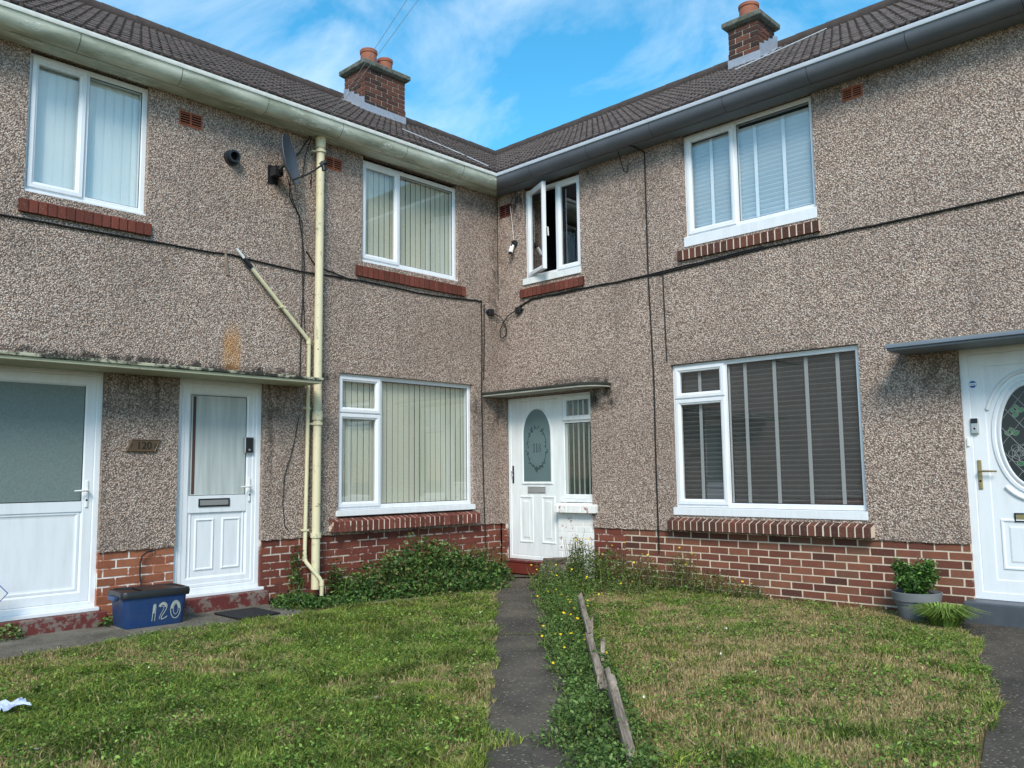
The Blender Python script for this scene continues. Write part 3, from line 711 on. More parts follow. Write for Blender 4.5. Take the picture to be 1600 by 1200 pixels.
# threshold block beneath door 1
# canopy
m = MB(); m.box(-7.4, -3.05, -.42, .0, 2.232, 2.262); cn = m.build('door_canopy', 'canL', HL, bevel=.004)
m = MB(); m.box(-7.4, -3.03, -.44, .0, 2.263, 2.292); m.build('canopy_top', 'canLtop', cn, bevel=.006)
m = MB()      # flue
m.lathe([(.052, 0), (.052, .05), (.064, .055), (.064, .085), (.046, .085), (.04, .03)], (0, 0, 0), 24)
o = m.build('flue', 'black', HL, smooth=True); o.location = (-3.90, 0, 4.56); o.rotation_euler = (pi/2, 0, 0)
m = MB(); m.lathe([(.082, 0), (.078, .02), (.05, .024)], (0, 0, 0), 24); q = m.build('flue_collar', 'black', o, smooth=True)
m = MB(); m.lathe([(.0001, .03), (.041, .03)], (0, 0, 0), 20); m.build('flue_core', 'dark', o)
airbrick(HL, -4.46, -4.22, 4.76, 4.91); airbrick(HL, -2.76, -2.535, 4.755, 4.90)
roof(HL, XF, 0, True)
gutter(HL, XF, 0, True, 'gutL', 'rimL', 'gutL')
chimney(HL, -.40, .40, 2.5, 3.05, 7.70, [(-.14, 2.76, .13, .34), (.19, 2.76, .12, .30)])
m = MB(); m.box(XF, XF+.1, 0.02, 6.4, 0, 5.06); m.box(XF, 6.4, 6.3, 6.4, 0, 5.06); m.build('rear_wall', 'dashL', HL)

# ================================================================== RIGHT WING
HR = thing('terraced_house', 'right pebbledash house wing with grey gutter, red brick plinth, one-pot chimney and door 118', 'house', (0, 0, 0), 0)
XR = 12.5
opR = [(.50, 1.46, 3.76, 5.06), (2.955, 4.475, 3.76, 5.06), (2.71, 4.805, .80, 2.46), (.09, 1.56, 0, 2.27), (5.66, 6.68, 0, 2.33)]
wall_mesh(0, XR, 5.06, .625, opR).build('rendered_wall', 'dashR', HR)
b, mm = brick_wall(2.02, 5.66, -.04, .625, .018, offset=.02); o = b.build('brick_plinth', 'brickR', HR); mm.build('mortar', 'mortarR', o)
b, mm = brick_wall(1.56, 2.02, 0, .625, .018, offset=.15); o = b.build('brick_plinth', 'brickL', HR); o['label'] = 'short run of bright red painted brick'; mm.build('mortar', 'mortarL', o)
b, mm = brick_wall(0.02, .088, 0, .625, .014); o = b.build('brick_plinth', 'brickL', HR); mm.build('mortar', 'mortarL', o)
b, mm = brick_wall(6.68, XR, 0, .625, .018); o = b.build('brick_plinth', 'brickR', HR); mm.build('mortar', 'mortarR', o)
# upstairs right window
wD = window(HR, 2.955, 4.475, 3.875, 5.05, [(2.955, 3.585, 3.875, 5.05, 'sash'), (3.585, 4.475, 3.875, 5.05, 'fix')], 'white upstairs window with white slatted blind and tapes', ('h', 'venW', 'tapeW', dict(drop=.10, tapes=[3.27, 3.80, 4.12, 4.42], ang=60, w=.054)))
cill(wD, 2.95, 4.48, 3.76, 3.872, .008)
# corner window with its left casement pushed open
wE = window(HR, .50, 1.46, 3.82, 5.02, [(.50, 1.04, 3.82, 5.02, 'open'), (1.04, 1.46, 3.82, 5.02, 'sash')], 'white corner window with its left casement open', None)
cill(wE, .485, 1.465, 3.735, 3.818, .02, 'pvcold')
m = MB(); sash_mb(m, 0, .50, 0, 1.14, 0, .06); sm = m.build('open_sash', 'pvc', wE); sm.location = (.535, .03, 3.85); sm.rotation_euler = (0, 0, -R(24))
m = MB(); m.add([(.055, .03, .055), (.445, .03, .055), (.445, .03, 1.085), (.055, .03, 1.085)], [(0, 1, 2, 3)]); q = m.build('sash_glass', 'glass', wE); q.location = sm.location; q.rotation_euler = sm.rotation_euler
m = MB(); m.tube([(.47, .055, .55), (.47, .085, .55), (.47, .09, .44)], .009, 8); q = m.build('sash_handle', 'whiteplastic', wE, smooth=True); q.location = sm.location; q.rotation_euler = sm.rotation_euler
m = MB(); n = 26      # drawn curtain just inside
m.loops([[(.60+.07*i/n, .20+.02*sin(i*1.3), z) for i in range(n+1)] for z in (3.86, 4.98)], False); m.build('curtain', 'curtain', wE)
# ground floor right window
wF = window(HR, 2.71, 4.805, .885, 2.455, [(2.71, 3.36, .885, 2.07, 'sash'), (2.71, 3.36, 2.07, 2.455, 'sash'), (3.36, 4.805, .885, 2.455, 'fix')], 'large white ground floor window with charcoal slatted blind and grey tapes', ('h', 'venD', 'tapeD', dict(drop=.03, tapes=[3.02, 3.57, 3.90, 4.24, 4.56, 4.775], ang=66, w=.056)))
cill(wF, 2.70, 4.815, .80, .882, .012)
for (a, c_, z0, z1, o_) in ((2.87, 4.51, 3.61, 3.745, .04), (2.655, 4.87, .64, .785, .09)):
    b, mm = brick_sill(a, c_, z0, z1, o_, tilt=.02 if o_ < .05 else .045); s = b.build('brick_sill', 'brickS', HR, bevel=.004); mm.build('mortar', 'mortarR', s)
b, mm = brick_sill(.44, 1.515, 3.565, 3.70, .04, tilt=.02); s = b.build('brick_sill', 'brickSL', HR, bevel=.004); mm.build('mortar', 'mortarSL', s)
# door 118 with side window
Y8 = .075
d8 = doorframe(HR, .10, 1.0, .175, 2.26, Y8, .05, 'pvcold', 'white door 118 with arched frosted glass and wreath')
y = Y8+.006
def arch(cx, hw, zb, zs, k=0, n=18):
    """door-light outline: straight sides up to zs, round head; k grows it"""
    r = hw+k; pts = [(cx-r, zb-k), (cx+r, zb-k), (cx+r, zs)]
    pts += [(cx+r*cos(pi*i/n), zs+(hw+.10+k)*sin(pi*i/n)) for i in range(1, n)] + [(cx-r, zs)]
    return pts
AC, AH, AB, AS = .605, .235, 1.165, 1.765
m = MB(); m.ring(.15, .95, .225, 2.21, [(0, y+.05), (0, y+.003), (.003, y), (.02, y)], cap=True)
for (a, b_) in ((.285, .53), (.67, .905)): raised(m, a, b_, .385, .985, y)
lf = m.build('door_leaf', 'pvcold', d8)
m = MB(); m.loops([[(px, yy, pz) for px, pz in arch(AC, AH, AB, AS, k)] for k, yy in ((.035, y-.001), (.03, y-.012), (.012, y-.014), (.0, y-.006), (-.002, y-.002))], True); m.build('glazing_bead', 'pvcold', d8)
m = MB(); m.add([(px, y-.0035, pz) for px, pz in arch(AC, AH, AB, AS, -.001)], [tuple(range(len(arch(AC, AH, AB, AS))))]); gl = m.build('glass', 'frost', d8)
# etched wreath and number
m = MB(); wc, wz, wa, wb = AC, 1.60, .165, .265
for side in (-1, 1):
    for rng_ in ((-68, -14), (14, 58)):
        pts = [(wc+side*wa*cos(R(a)), y-.005, wz+wb*sin(R(a))) for a in np.linspace(rng_[0], rng_[1], 14)]
        m.tube(pts, .0035, 5)
def leaf2(m, x, z, ang, L, w_):
    dx, dz = cos(ang), sin(ang); px, pz = -dz, dx
    m.add([(x, y-.0045, z), (x+dx*L*.5+px*w_, y-.0052, z+dz*L*.5+pz*w_), (x+dx*L, y-.0045, z+dz*L), (x+dx*L*.5-px*w_, y-.0048, z+dz*L*.5-pz*w_)], [(0, 1, 2, 3)])
random.seed(5)
for side in (-1, 1):
    for a0, cnt in ((-88, 5), (-70, 5), (-52, 4), (-34, 2), (-8, 4), (6, 4), (48, 4), (60, 4), (78, 3)):
        for k in range(cnt):
            a = R(a0+random.uniform(-6, 6)); x_, z_ = wc+side*wa*cos(a), wz+wb*sin(a)
            leaf2(m, x_, z_, random.uniform(0, 2*pi), random.uniform(.03, .048), .009)
    leaf2(m, wc, wz-wb-.015, -pi/2, .05, .008)
m.build('etched_wreath', 'etch', gl)
def digits(m, s, x0, z0, h, y_, d=.003):
    """serif numerals from strokes"""
    x = x0
    for ch in s:
        if ch == '1':
            m.box(x+.016, x+.030, y_-d, y_, z0, z0+h); m.box(x+.008, x+.038, y_-d-.0005, y_-.0002, z0, z0+.005)
            m.add([(x+.006, y_-d, z0+h-.02), (x+.019, y_-d, z0+h-.006), (x+.019, y_-d, z0+h), (x+.006, y_-d, z0+h-.014)], [(0, 1, 2, 3)]); x += .048
        if ch == '8':
            for cz, rr in ((z0+h*.28, h*.255), (z0+h*.76, h*.215)):
                o_ = [(x+.024+rr*.72*cos(t), y_-d, cz+rr*sin(t)) for t in np.linspace(0, 2*pi, 20, endpoint=False)]
                i_ = [(x+.024+rr*.42*cos(t), y_-d, cz+rr*.72*sin(t)) for t in np.linspace(0, 2*pi, 20, endpoint=False)]
                m.loops([o_, i_], True)
            x += .05
m = MB(); digits(m, '118', AC-.07, 1.54, .115, y-.0042, .001); m.build('door_number', 'etch', gl)
lb = MB(); lb.ring(.44, .745, 1.02, 1.105, [(0, y), (0, y-.008), (.010, y-.011), (.012, y-.006)], cap=True); lb.build('letterbox', 'silver', d8)
m = MB(); m.box(.168, .194, y-.012, y, 1.145, 1.375); h = m.build('handle', 'black', d8, bevel=.005)
m = MB(); m.tube([(.18, y-.01, 1.30), (.18, y-.045, 1.30), (.215, y-.05, 1.24)], .008, 8); m.build('lever', 'silver', h, smooth=True)
sw = window(HR, 1.02, 1.56, .955, 2.26, [(1.02, 1.56, .955, 1.915, 'fix'), (1.02, 1.56, 1.915, 2.26, 'sash')], 'narrow side window beside door 118 with half-open blind', ('v', 'blindCd', dict(ang=-38, pitch=.082)), 'pvcold', Y8, .055)
m = MB(); m.box(.995, 1.025, Y8+.001, Y8+.07, .175, 2.255); m.build('side_post', 'pvcold', sw)
m = MB(); m.box(1.0, 1.565, .03, Y8+.05, .915, .953); m.build('cill', 'pvcold', sw, bevel=.004)
b, mm = brick_wall(.985, 1.56, .0, .79, .035, offset=.04); o = b.build('white_brick_panel', 'brickW', HR); mm.build('mortar', 'brickW', o)
b, mm = brick_sill(.985, 1.64, .79, .91, .055, tilt=.03); s = b.build('brick_sill', 'brickW', HR, bevel=.004); s['label'] = 'white painted brick sill with red paint showing through'; mm.build('mortar', 'brickW', s)
m = MB(); m.box(.085, .985, -.05, .17, .0, .14); o = m.build('door_step', 'stepred2', HR, bevel=.008)
m = MB(); m.box(.08, .985, -.06, .17, .141, .172); m.build('step_edge', 'stepred', o, bevel=.008)
# rounded canopy over door 118
def can118(z0, z1, k):
    m = MB(); D = .31+k; xe = 1.87+k; r = .26
    pts = [(0.002, 0), (0.002, -D)] + [(xe-r+r*sin(t), -D+r*.9-r*.9*cos(t)) for t in np.linspace(0, pi/2, 10)] + [(xe, 0)]
    m.loops([[(a, b_, z) for a, b_ in pts] for z in (z0, z1)], True, True, True); return m
cn = can118(2.282, 2.30, 0).build('door_canopy', 'can118u', HR); can118(2.301, 2.335, .012).build('canopy_top', 'can118', cn, bevel=.008)
# right edge door with oval leaded light
d3 = doorframe(HR, 5.66, 6.68, .165, 2.32, FR, .07, 'pvc', 'white door with oval leaded glass at the right edge')
y = FR+.006
m = MB(); m.ring(5.73, 6.61, .225, 2.25, [(0, y+.05), (0, y+.003), (.003, y), (.105, y), (.112, y+.006), (.12, y+.006)], cap=True)
raised(m, 5.89, 6.45, .42, .845, y+.006)
m.build('door_leaf', 'pvc', d3)
OC, OZ, OW, OH = 6.17, 1.54, .225, .42
def oval(k, yy, n=48): return [(OC+(OW+k)*cos(2*pi*i/n), yy, OZ+(OH+k)*sin(2*pi*i/n)) for i in range(n)]
m = MB(); m.loops([oval(k, yy) for k, yy in ((.075, y+.005), (.068, y-.006), (.045, y-.008), (.035, y+.0), (.02, y-.012), (.004, y-.014), (-.004, y-.004))], True); m.build('oval_moulding', 'pvc', d3, smooth=True)
for sg in (1, -1):
    m = MB(); m.tube([(OC+(OW+.125)*cos(R(a)), y+.002, OZ+sg*((OH+.12)*sin(R(a)))) for a in (np.linspace(25, 155, 26) if sg > 0 else np.linspace(52, 128, 20))], .018, 8)
    m.build('curved_moulding', 'pvc', d3, smooth=True)
m = MB(); m.add(oval(-.003, y-.003), [tuple(range(48))]); g3 = m.build('glass', 'leaded', d3)
m = MB(); yy = y-.005
def inside(x, z): return ((x-OC)/(OW-.006))**2+((z-OZ)/(OH-.006))**2 < 1
for sg in (1, -1):
    for k in range(-8, 9):
        seg = []
        for t in np.linspace(-.6, .6, 241):
            x_ = OC+t; z_ = OZ+sg*t*1.25+k*.2
            if inside(x_, z_): seg.append((x_, yy, z_))
            elif len(seg) > 1: m.tube([seg[0], seg[-1]], .0022, 4); seg = []
            else: seg = []
def loopl(m, cx, cz, rx, rz, n=16, r=.0022):
    pts = [(cx+rx*cos(2*pi*i/n), yy-.001, cz+rz*sin(2*pi*i/n)) for i in range(n+1)]; m.tube(pts, r, 4)
for (cx, cz, s_) in ((OC-.02, OZ+.19, 1), (OC-.10, OZ+.07, .9), (OC+.10, OZ+.07, .9)): pass
gm = MB()
def petal(cx, cz, a, L, w_):
    dx, dz = cos(a), sin(a); px, pz = -dz, dx
    P = [(cx, cz), (cx+dx*L*.3+px*w_, cz+dz*L*.3+pz*w_), (cx+dx*L*.7+px*w_*.8, cz+dz*L*.7+pz*w_*.8), (cx+dx*L, cz+dz*L), (cx+dx*L*.7-px*w_*.8, cz+dz*L*.7-pz*w_*.8), (cx+dx*L*.3-px*w_, cz+dz*L*.3-pz*w_)]
    gm.add([(a_, yy-.0006, b_) for a_, b_ in P], [tuple(range(6))]); m.tube([(a_, yy-.001, b_) for a_, b_ in P+[P[0]]], .0020, 4)
for (cx, cz) in ((OC-.09, OZ+.20), (OC+.09, OZ+.20), (OC-.14, OZ+.01), (OC+.14, OZ+.01)):
    for a in (20, 100, 160, 240, 310)[:4 if cz > OZ+.1 else 3]: petal(cx, cz, R(a), .062, .022)
for r_1 in (.05, .033, .016): loopl(m, OC-.10, OZ-.15, r_1, r_1*1.05); loopl(m, OC+.10, OZ-.15, r_1, r_1*1.05)
for a in range(0, 360, 60): loopl(m, OC-.10+.05*cos(R(a)), OZ-.15+.05*sin(R(a)), .028, .028, 10)
petal(OC-.07, OZ-.25, R(150), .06, .02); petal(OC+.07, OZ-.25, R(30), .06, .02)
m.build('leading', 'leadline', g3); gm.build('stained_leaves', 'greenglass', g3)
lb = MB(); lb.ring(6.00, 6.32, .82, .895, [(0, y+.006), (0, y-.004), (.010, y-.006), (.012, y-.001)]); l_ = lb.build('letterbox', 'black', d3); lb = MB(); lb.box(6.012, 6.308, y-.001, y+.006, .832, .883); lb.build('flap', 'brass', l_)
lever(d3, 5.765, 1.245, 1, 'brass', .14, (.017, .125), y)
m = MB(); m.box(5.722, 5.782, y-.028, y, 1.565, 1.70); db = m.build('doorbell', 'silver', d3, bevel=.006); m = MB(); m.box(5.725, 5.779, y-.0295, y-.026, 1.655, 1.697); m.build('lens_panel', 'black', db)
m = MB(); m.lathe([(.0001, 0), (.014, 0), (.014, .004), (.011, .004), (.011, 0)], (0, 0, 0), 20); o = m.build('button', 'whiteplastic', db); o.location = (5.752, y-.028, 1.61); o.rotation_euler = (pi/2, 0, 0)
m = MB(); m.box(5.682, 5.70, y-.022, y, 1.46, 1.535); m.build('bell_push', 'whiteplastic', d3, bevel=.003)
m = MB(); n = 8; m.add([(5.755+.032*cos(2*pi*(i+.5)/n), y-.0015, 1.995+.032*sin(2*pi*(i+.5)/n)) for i in range(n)], [tuple(range(n))]); st = m.build('sticker', 'sticker', d3)
m = MB(); m.quad((5.727, y-.0025, 1.983), (5.783, y-.0025, 1.983), (5.783, y-.0025, 2.007), (5.727, y-.0025, 2.007)); m.build('sticker_band', 'whiteplastic', st)
textobj('ring', .022, 'sticker_text', 'sticker', st, (5.755, y-.0032, 1.996), .0002)
m = MB(); m.box(5.62, 6.75, -.16, FR+.1, -.03, .163); m.build('door_step', 'stepgrey', HR, bevel=.012)
m = MB(); m.box(5.22, 7.3, -.43, 0, 2.30, 2.318); cn = m.build('door_canopy', 'soffR', HR, bevel=.003); m = MB(); m.box(5.21, 7.31, -.45, 0, 2.319, 2.352); m.build('canopy_edge', 'canR', cn, bevel=.006)
m = MB(); m.box(5.22, 7.3, -.44, 0, 2.353, 2.36); m.build('canopy_felt', 'conc', cn)
airbrick(HR, .06, .28, 4.735, 4.905, 'airbrickD'); airbrick(HR, 4.79, 4.99, 4.85, 4.98)
roof(HR, 0, XR, False); gutter(HR, 0, XR, False, 'gutR', 'rimR', 'soffR')
chimney(HR, 2.24, 2.70, 2.5, 2.98, 7.56, [(2.46, 2.72, .135, .28)])
m = MB(); m.box(XR-.1, XR, 0.02, 6.4, 0, 5.06); m.box(-6.4, XR, 6.3, 6.4, 0, 5.06); m.build('rear_wall', 'dashR', HR)

# ================================================================== things fixed to the walls
def LW(s, z, o=0): return (o, -s, z)        # left wall point: distance from corner, height, offset
def RW(t, z, o=0): return (t, -o, z)
def wob(pts, n=6, j=.006, sag=0):
    out_ = []
    for a, b_ in zip(pts, pts[1:]):
        a = Vector(a); b_ = Vector(b_)
        for i in range(n):
            t = i/n; p = a.lerp(b_, t); p.z += random.uniform(-j, j)-sag*4*t*(1-t); out_.append(p)
    out_.append(Vector(pts[-1])); return out_
def cable(name, pts, label, r=.006, cat='cable', n=6, j=.005, sag=0, extra=None):
    m = MB(); m.tube(wob(pts, n, j, sag), r, 6)
    for e in (extra or []): m.tube(wob(e, n, j, 0), r*.8, 6)
    return tag(m.build(name, 'cable', None, smooth=True), label, cat)
# main soil pipe
dp = thing('downpipe', 'thick cream downpipe with peeling paint running from gutter to ground', 'pipe', LW(2.88, 0, .09))
m = MB(); m.tube([(0, 0, z) for z in np.linspace(.08, 5.06, 12)], .045, 20); m.build('pipe', 'pipe', dp, smooth=True)
for zc in (4.92, 1.87):
    m = MB(); m.lathe([(.047, -.0), (.056, .005), (.056, .13 if zc > 3 else .09), (.05, .14 if zc > 3 else .1)], (0, 0, zc), 24); c_ = m.build('collar', 'pipe', dp, smooth=True)
    m = MB(); m.lathe([(.047, 0), (.060, .0), (.060, .028), (.047, .028)], (0, 0, zc-.05), 24); m.box(-.06, -.02, -.085, .085, zc-.045, zc-.03); m.build('bracket', 'pipe', dp, smooth=True)
m = MB(); m.lathe([(.047, 0), (.058, 0), (.058, .05), (.047, .05)], (0, 0, .62), 24); m.build('bracket', 'pipe', dp, smooth=True)
# overflow pipe
wp = thing('waste_pipe', 'thin cream overflow pipe slanting to a bend then dropping beside the downpipe', 'pipe', LW(2.985, 0, .05))
def rel(s, z, o=0): return (o, 2.985-s, z)
m = MB(); m.tube([rel(3.66, 3.42), rel(3.0, 2.765), rel(2.972, 2.72), rel(2.975, 1.6), rel(2.99, .42), rel(2.985, .37, .02), rel(2.88, .20, .12), rel(2.86, .16, .13), rel(2.86, .02, .13)], .021, 14); m.build('pipe', 'pipe2', wp, smooth=True)
m = MB(); m.tube([rel(3.84, 3.60), rel(3.66, 3.42)], .014, 12); m.build('pipe_end', 'whiteplastic', wp, smooth=True)
m = MB(); m.tube([rel(3.76, 3.515), rel(3.67, 3.43)], .024, 12); m.build('pipe_wrap', 'black', wp, smooth=True)
for s_, z_ in ((3.30, 3.065), (2.98, 2.0), (2.985, .70)):
    m = MB(); m.box(-.05, .024, 2.985-s_-.03, 2.985-s_+.03, z_-.011, z_+.011); m.build('pipe_clip', 'pipe2', wp, bevel=.004)
for s_, z_, o_ in ((2.99, .41, 0), (2.86, .15, .13), (2.975, 2.73, 0)):
    m = MB(); m.tube([rel(s_, z_-.03, o_), rel(s_, z_+.03, o_)], .0255, 14); m.build('pipe_joint', 'pipe2', wp, smooth=True)
# satellite dish: built facing +x local, then turned
sdh = thing('satellite_dish', 'dark grey satellite dish on a bracket beside the cream downpipe', 'satellite dish', LW(3.36, 4.56, 0))
def dishpart(mb, name, mat, sm=True):
    o = mb.build(name, mat, sdh, smooth=sm); return o
A_ = R(40)           # turns the dish along the wall toward the corner and out
Mx = Matrix.Translation((.27, .0, .06)) @ Matrix.Rotation(R(40), 4, 'Z') @ Matrix.Rotation(R(-10), 4, 'Y')
m = MB(); n = 32; L = []
for k in range(9):
    q = k/8; L.append([Mx @ Vector((.075*q*q-.075, .235*q*cos(2*pi*i/n), .275*q*sin(2*pi*i/n))) for i in range(n)])
L[0] = [Mx @ Vector((-.075, .001*cos(2*pi*i/n), .001*sin(2*pi*i/n))) for i in range(n)]
L2 = [[p+(Mx.to_3x3() @ Vector((-.006, 0, 0))) for p in l] for l in L[::-1]]
m.loops(L+L2, True); dishpart(m, 'dish', 'dish')
m = MB(); m.tube([Mx @ Vector((-.09, 0, -.05)), Mx @ Vector((-.14, 0, -.08)), (.16, -.06, -.06), (.0, -.06, -.06)], .02, 10); m.box(.0, .012, -.12, .0, -.16, .04); m.box(.04, .15, -.11, -.02, -.10, .0); dishpart(m, 'wall_bracket', 'black', False)
m = MB(); m.tube([Mx @ Vector((-.02, 0, -.23)), Mx @ Vector((.16, 0, -.20)), Mx @ Vector((.33, 0, -.13))], .010, 8); dishpart(m, 'feed_arm', 'black')
m = MB(); m.tube([Mx @ Vector((.30, 0, -.14)), Mx @ Vector((.37, 0, -.11))], .03, 12); m.tube([Mx @ Vector((.33, .0, -.10)), Mx @ Vector((.33, .0, -.20))], .024, 10); dishpart(m, 'receiver', 'black')
cable('dish_cable', [LW(3.30, 4.46, .16), LW(3.22, 4.30, .02), LW(3.10, 4.12, .012), LW(3.03, 3.75, .012), LW(3.02, 3.53, .012), LW(3.05, 2.9, .012), LW(3.055, 2.30, .012)], 'black cables hanging from the satellite dish down beside the downpipe', .006, extra=[[LW(3.36, 4.45, .2), LW(3.18, 4.25, .03), LW(3.06, 4.05, .02), LW(3.05, 3.5, .015), LW(3.0, 2.8, .015)], [LW(3.16, 4.48, .35), LW(3.10, 4.36, .25), LW(3.14, 4.44, .3)]])
cable('dish_cable', [LW(3.0, 5.04, .06), LW(3.10, 4.85, .03), LW(3.17, 4.75, .02), LW(3.16, 4.6, .03), LW(3.20, 4.52, .1)], 'black cable from the eaves curling down to the dish bracket', .008, extra=[[LW(2.98, 5.04, .06), LW(3.04, 4.8, .03), LW(3.07, 4.55, .03)]])
cable('wall_cable', [LW(3.06, 1.9, .012), LW(3.12, 1.6, .012), LW(3.22, 1.28, .012), LW(3.24, 1.0, .012), LW(3.21, .76, .012), LW(3.16, .70, .012)], 'loose thin black cable curving down the wall left of the pipes', .0045)
tag(cable('wall_cable', [LW(9, 3.5, .01), LW(5.97, 3.505, .012), LW(4.91, 3.51, .012), LW(3.89, 3.535, .012), LW(2.98, 3.50, .012), LW(2.3, 3.525, .012), LW(1.23, 3.505, .012), LW(.40, 3.55, .012), LW(.31, 3.56, .012)], 'long black cable clipped horizontally along the left wall', .009, extra=[[LW(3.0, 3.74, .012), LW(2.88, 3.60, .012), LW(2.4, 3.51, .012)]]), None)
cable('wall_cable', [LW(.32, 3.55, .012), LW(.315, 3.0, .012), LW(.33, 2.36, .012), LW(.31, 1.2, .012), LW(.30, .37, .03)], 'black cable dropping down the left wall just beside the corner', .008, extra=[[LW(.27, 3.52, .012), LW(.275, 3.0, .012), LW(.29, 2.5, .012)]])
m = MB(); m.box(.0, .02, -.012, .012, -.13, .13); q = tag(m.build('cable_anchor', 'wood', None), 'dark weathered cable anchor plate beside the overflow pipe end', 'bracket'); q.location = LW(3.93, 3.45, 0); q.rotation_euler = (R(8), 0, 0)
cable('wall_cable', [RW(9, 3.60, .01), RW(6.27, 3.575, .012), RW(5.22, 3.56, .012), RW(3.95, 3.565, .012), RW(2.65, 3.52, .012), RW(1.38, 3.535, .012), RW(.63, 3.53, .012), RW(.36, 3.45, .012)], 'long black cable clipped horizontally along the right wall', .010, extra=[[RW(3.9, 3.58, .012), RW(2.46, 3.53, .012), RW(1.0, 3.52, .012)]])
cable('wall_cable', [RW(2.35, 5.22, .34), RW(2.38, 5.06, .24), RW(2.465, 5.0, .02), RW(2.462, 4.3, .012), RW(2.462, 3.53, .012), RW(2.48, 2.9, .012), RW(2.496, 2.26, .012), RW(2.49, 1.4, .012), RW(2.502, .40, .02)], 'black cable running from the grey gutter down the right wall', .009)
cable('wall_cable', [RW(2.60, 3.52, .012), RW(2.66, 3.50, .012), RW(2.668, 3.0, .012), RW(2.678, 2.50, .012)], 'short black cable drop above the right ground floor window', .007)
cable('wall_cable', [RW(2.32, 5.22, .34), RW(2.2, 5.07, .2), RW(2.14, 4.93, .02), RW(2.17, 4.84, .02), RW(2.22, 4.82, .02), RW(2.23, 4.92, .02)], 'thin black cable loop hanging just below the grey gutter', .005)
cable('wall_cable', [LW(.0, 3.6, .012), LW(.0, 4.4, .012), LW(.0, 5.03, .012)], 'thin black cable running up the inner corner of the walls', .007)
for tup in ((LW(.16, 3.425, 0), LROT, 'small black junction box on the left wall beside the corner'), (RW(.41, 3.415, 0), 0, 'small black junction box on the right wall below the corner window')):
    m = MB(); m.box(-.045, .045, -.05, 0, -.042, .042); o = tag(m.build('junction_box', 'black', None, bevel=.008), tup[2], 'junction box', 'junction boxes at the corner'); o.location = tup[0]; o.rotation_euler = (0, 0, tup[1])
    for sx in (-.075, .045): m = MB(); m.box(sx, sx+.03, -.025, 0, -.012, .012); m.build('cable_gland', 'black', o, bevel=.004)
cable('wall_cable', [LW(.12, 3.42, .03), (.10, -.04, 3.36), RW(.16, 3.26, .03), RW(.19, 3.18, .03), RW(.17, 3.10, .03), RW(.12, 3.075, .03), RW(.075, 3.10, .03), RW(.07, 3.18, .035), RW(.13, 3.27, .04), RW(.24, 3.37, .04), RW(.34, 3.41, .03)], 'looped black cable linking the two junction boxes', .007, n=3, j=.001)
# security camera
sc = thing('security_camera', 'small white security camera hanging below the dark air brick', 'camera', RW(.345, 4.33, 0))
m = MB(); m.lathe([(.045, 0), (.045, .03), (.02, .04)], (0, 0, 0), 20); o = m.build('mount', 'black', sc, smooth=True); o.rotation_euler = (pi/2, 0, 0)
m = MB(); m.tube([(0, -.03, 0), (0, -.07, -.02), (0, -.08, -.05)], .012, 8); m.build('arm', 'black', sc, smooth=True)
m = MB(); m.tube([(-.01, -.05, -.035), (.0, -.10, -.14)], .030, 16); m.build('camera_body', 'whiteplastic', sc, smooth=True)
m = MB(); m.tube([(.0, -.10, -.138), (.002, -.103, -.150)], .024, 16); m.build('lens', 'black', sc)
cable('camera_wire', [RW(.262, 4.86, .008), RW(.30, 4.6, .006), RW(.325, 4.37, .01)], 'thin white wire from the dark air brick down to the camera', .003).data.materials[0] = MT['whiteplastic']
# overhead wires to a pole behind the viewer
for k, lab in ((0, 'left one of two thin overhead wires rising from the cream gutter'), (1, 'right one of two thin overhead wires rising from the cream gutter')):
    a = Vector((.36, -2.93+.03*k, 5.22)); b_ = Vector((7.2, -2.6+k*.45, 10.2))
    m = MB(); m.tube([a.lerp(b_, t)-Vector((0, 0, .12*4*t*(1-t))) for t in np.linspace(0, 1, 12)], .0026, 6); tag(m.build('overhead_wire', 'leadline', None), lab, 'wire', 'overhead wires')
def RL(x, y_): return (x, y_, EZ+(EO-x)*math.tan(TH)+.07)
m = MB(); m.tube([RL(.15, -.30), RL(-.2, -.35), RL(-.6, -.55), RL(-1.0, -.85)], .007, 6); tag(m.build('roof_cable', 'rimR', None, smooth=True), 'white cable lying across the left roof near the valley', 'cable')
def RRf(x, y_): return (x, y_, EZ+(EO+y_)*math.tan(TH)+.07)
m = MB(); m.tube([RRf(2.75, 1.7), RRf(2.9, 1.95), RRf(3.2, 2.6), RRf(3.45, 3.1)], .008, 6); tag(m.build('roof_cable', 'rimR', None, smooth=True), 'white cable lying on the right roof beside the chimney', 'cable')
# address plaque
pq = thing('address_plaque', 'bronze slanted plaque numbered 120 on the wall between the doors', 'sign', LW(4.705, 1.572, 0), LROT)
m = MB(); w_, h_ = .135, .058; sh = .022
m.loops([[(-w_-sh+i, yy, -h_+i), (w_-sh-i, yy, -h_+i), (w_+sh-i, yy, h_-i), (-w_+sh+i, yy, h_-i)] for i, yy in ((0, 0), (0, -.018), (.006, -.022), (.010, -.018))], True, False, True); m.build('plate', 'bronze', pq)
textobj('120', .095, 'number', 'bronzeD', pq, (.005, -.0190, 0), .002, True)
m = MB()
for sx in (-1, 1):
    for k in range(3): m.lathe([(.0001, 0), (.006, 0), (.007, .003), (.004, .003)], (sx*(.1+.0*k)+.004*k, 0, 0), 8) if False else m.box(sx*.108-.010+.004*k, sx*.108+.002+.004*k, -.0205, -.018, -.018+.014*k, -.011+.014*k)
m.build('ornament', 'bronzeD', pq)

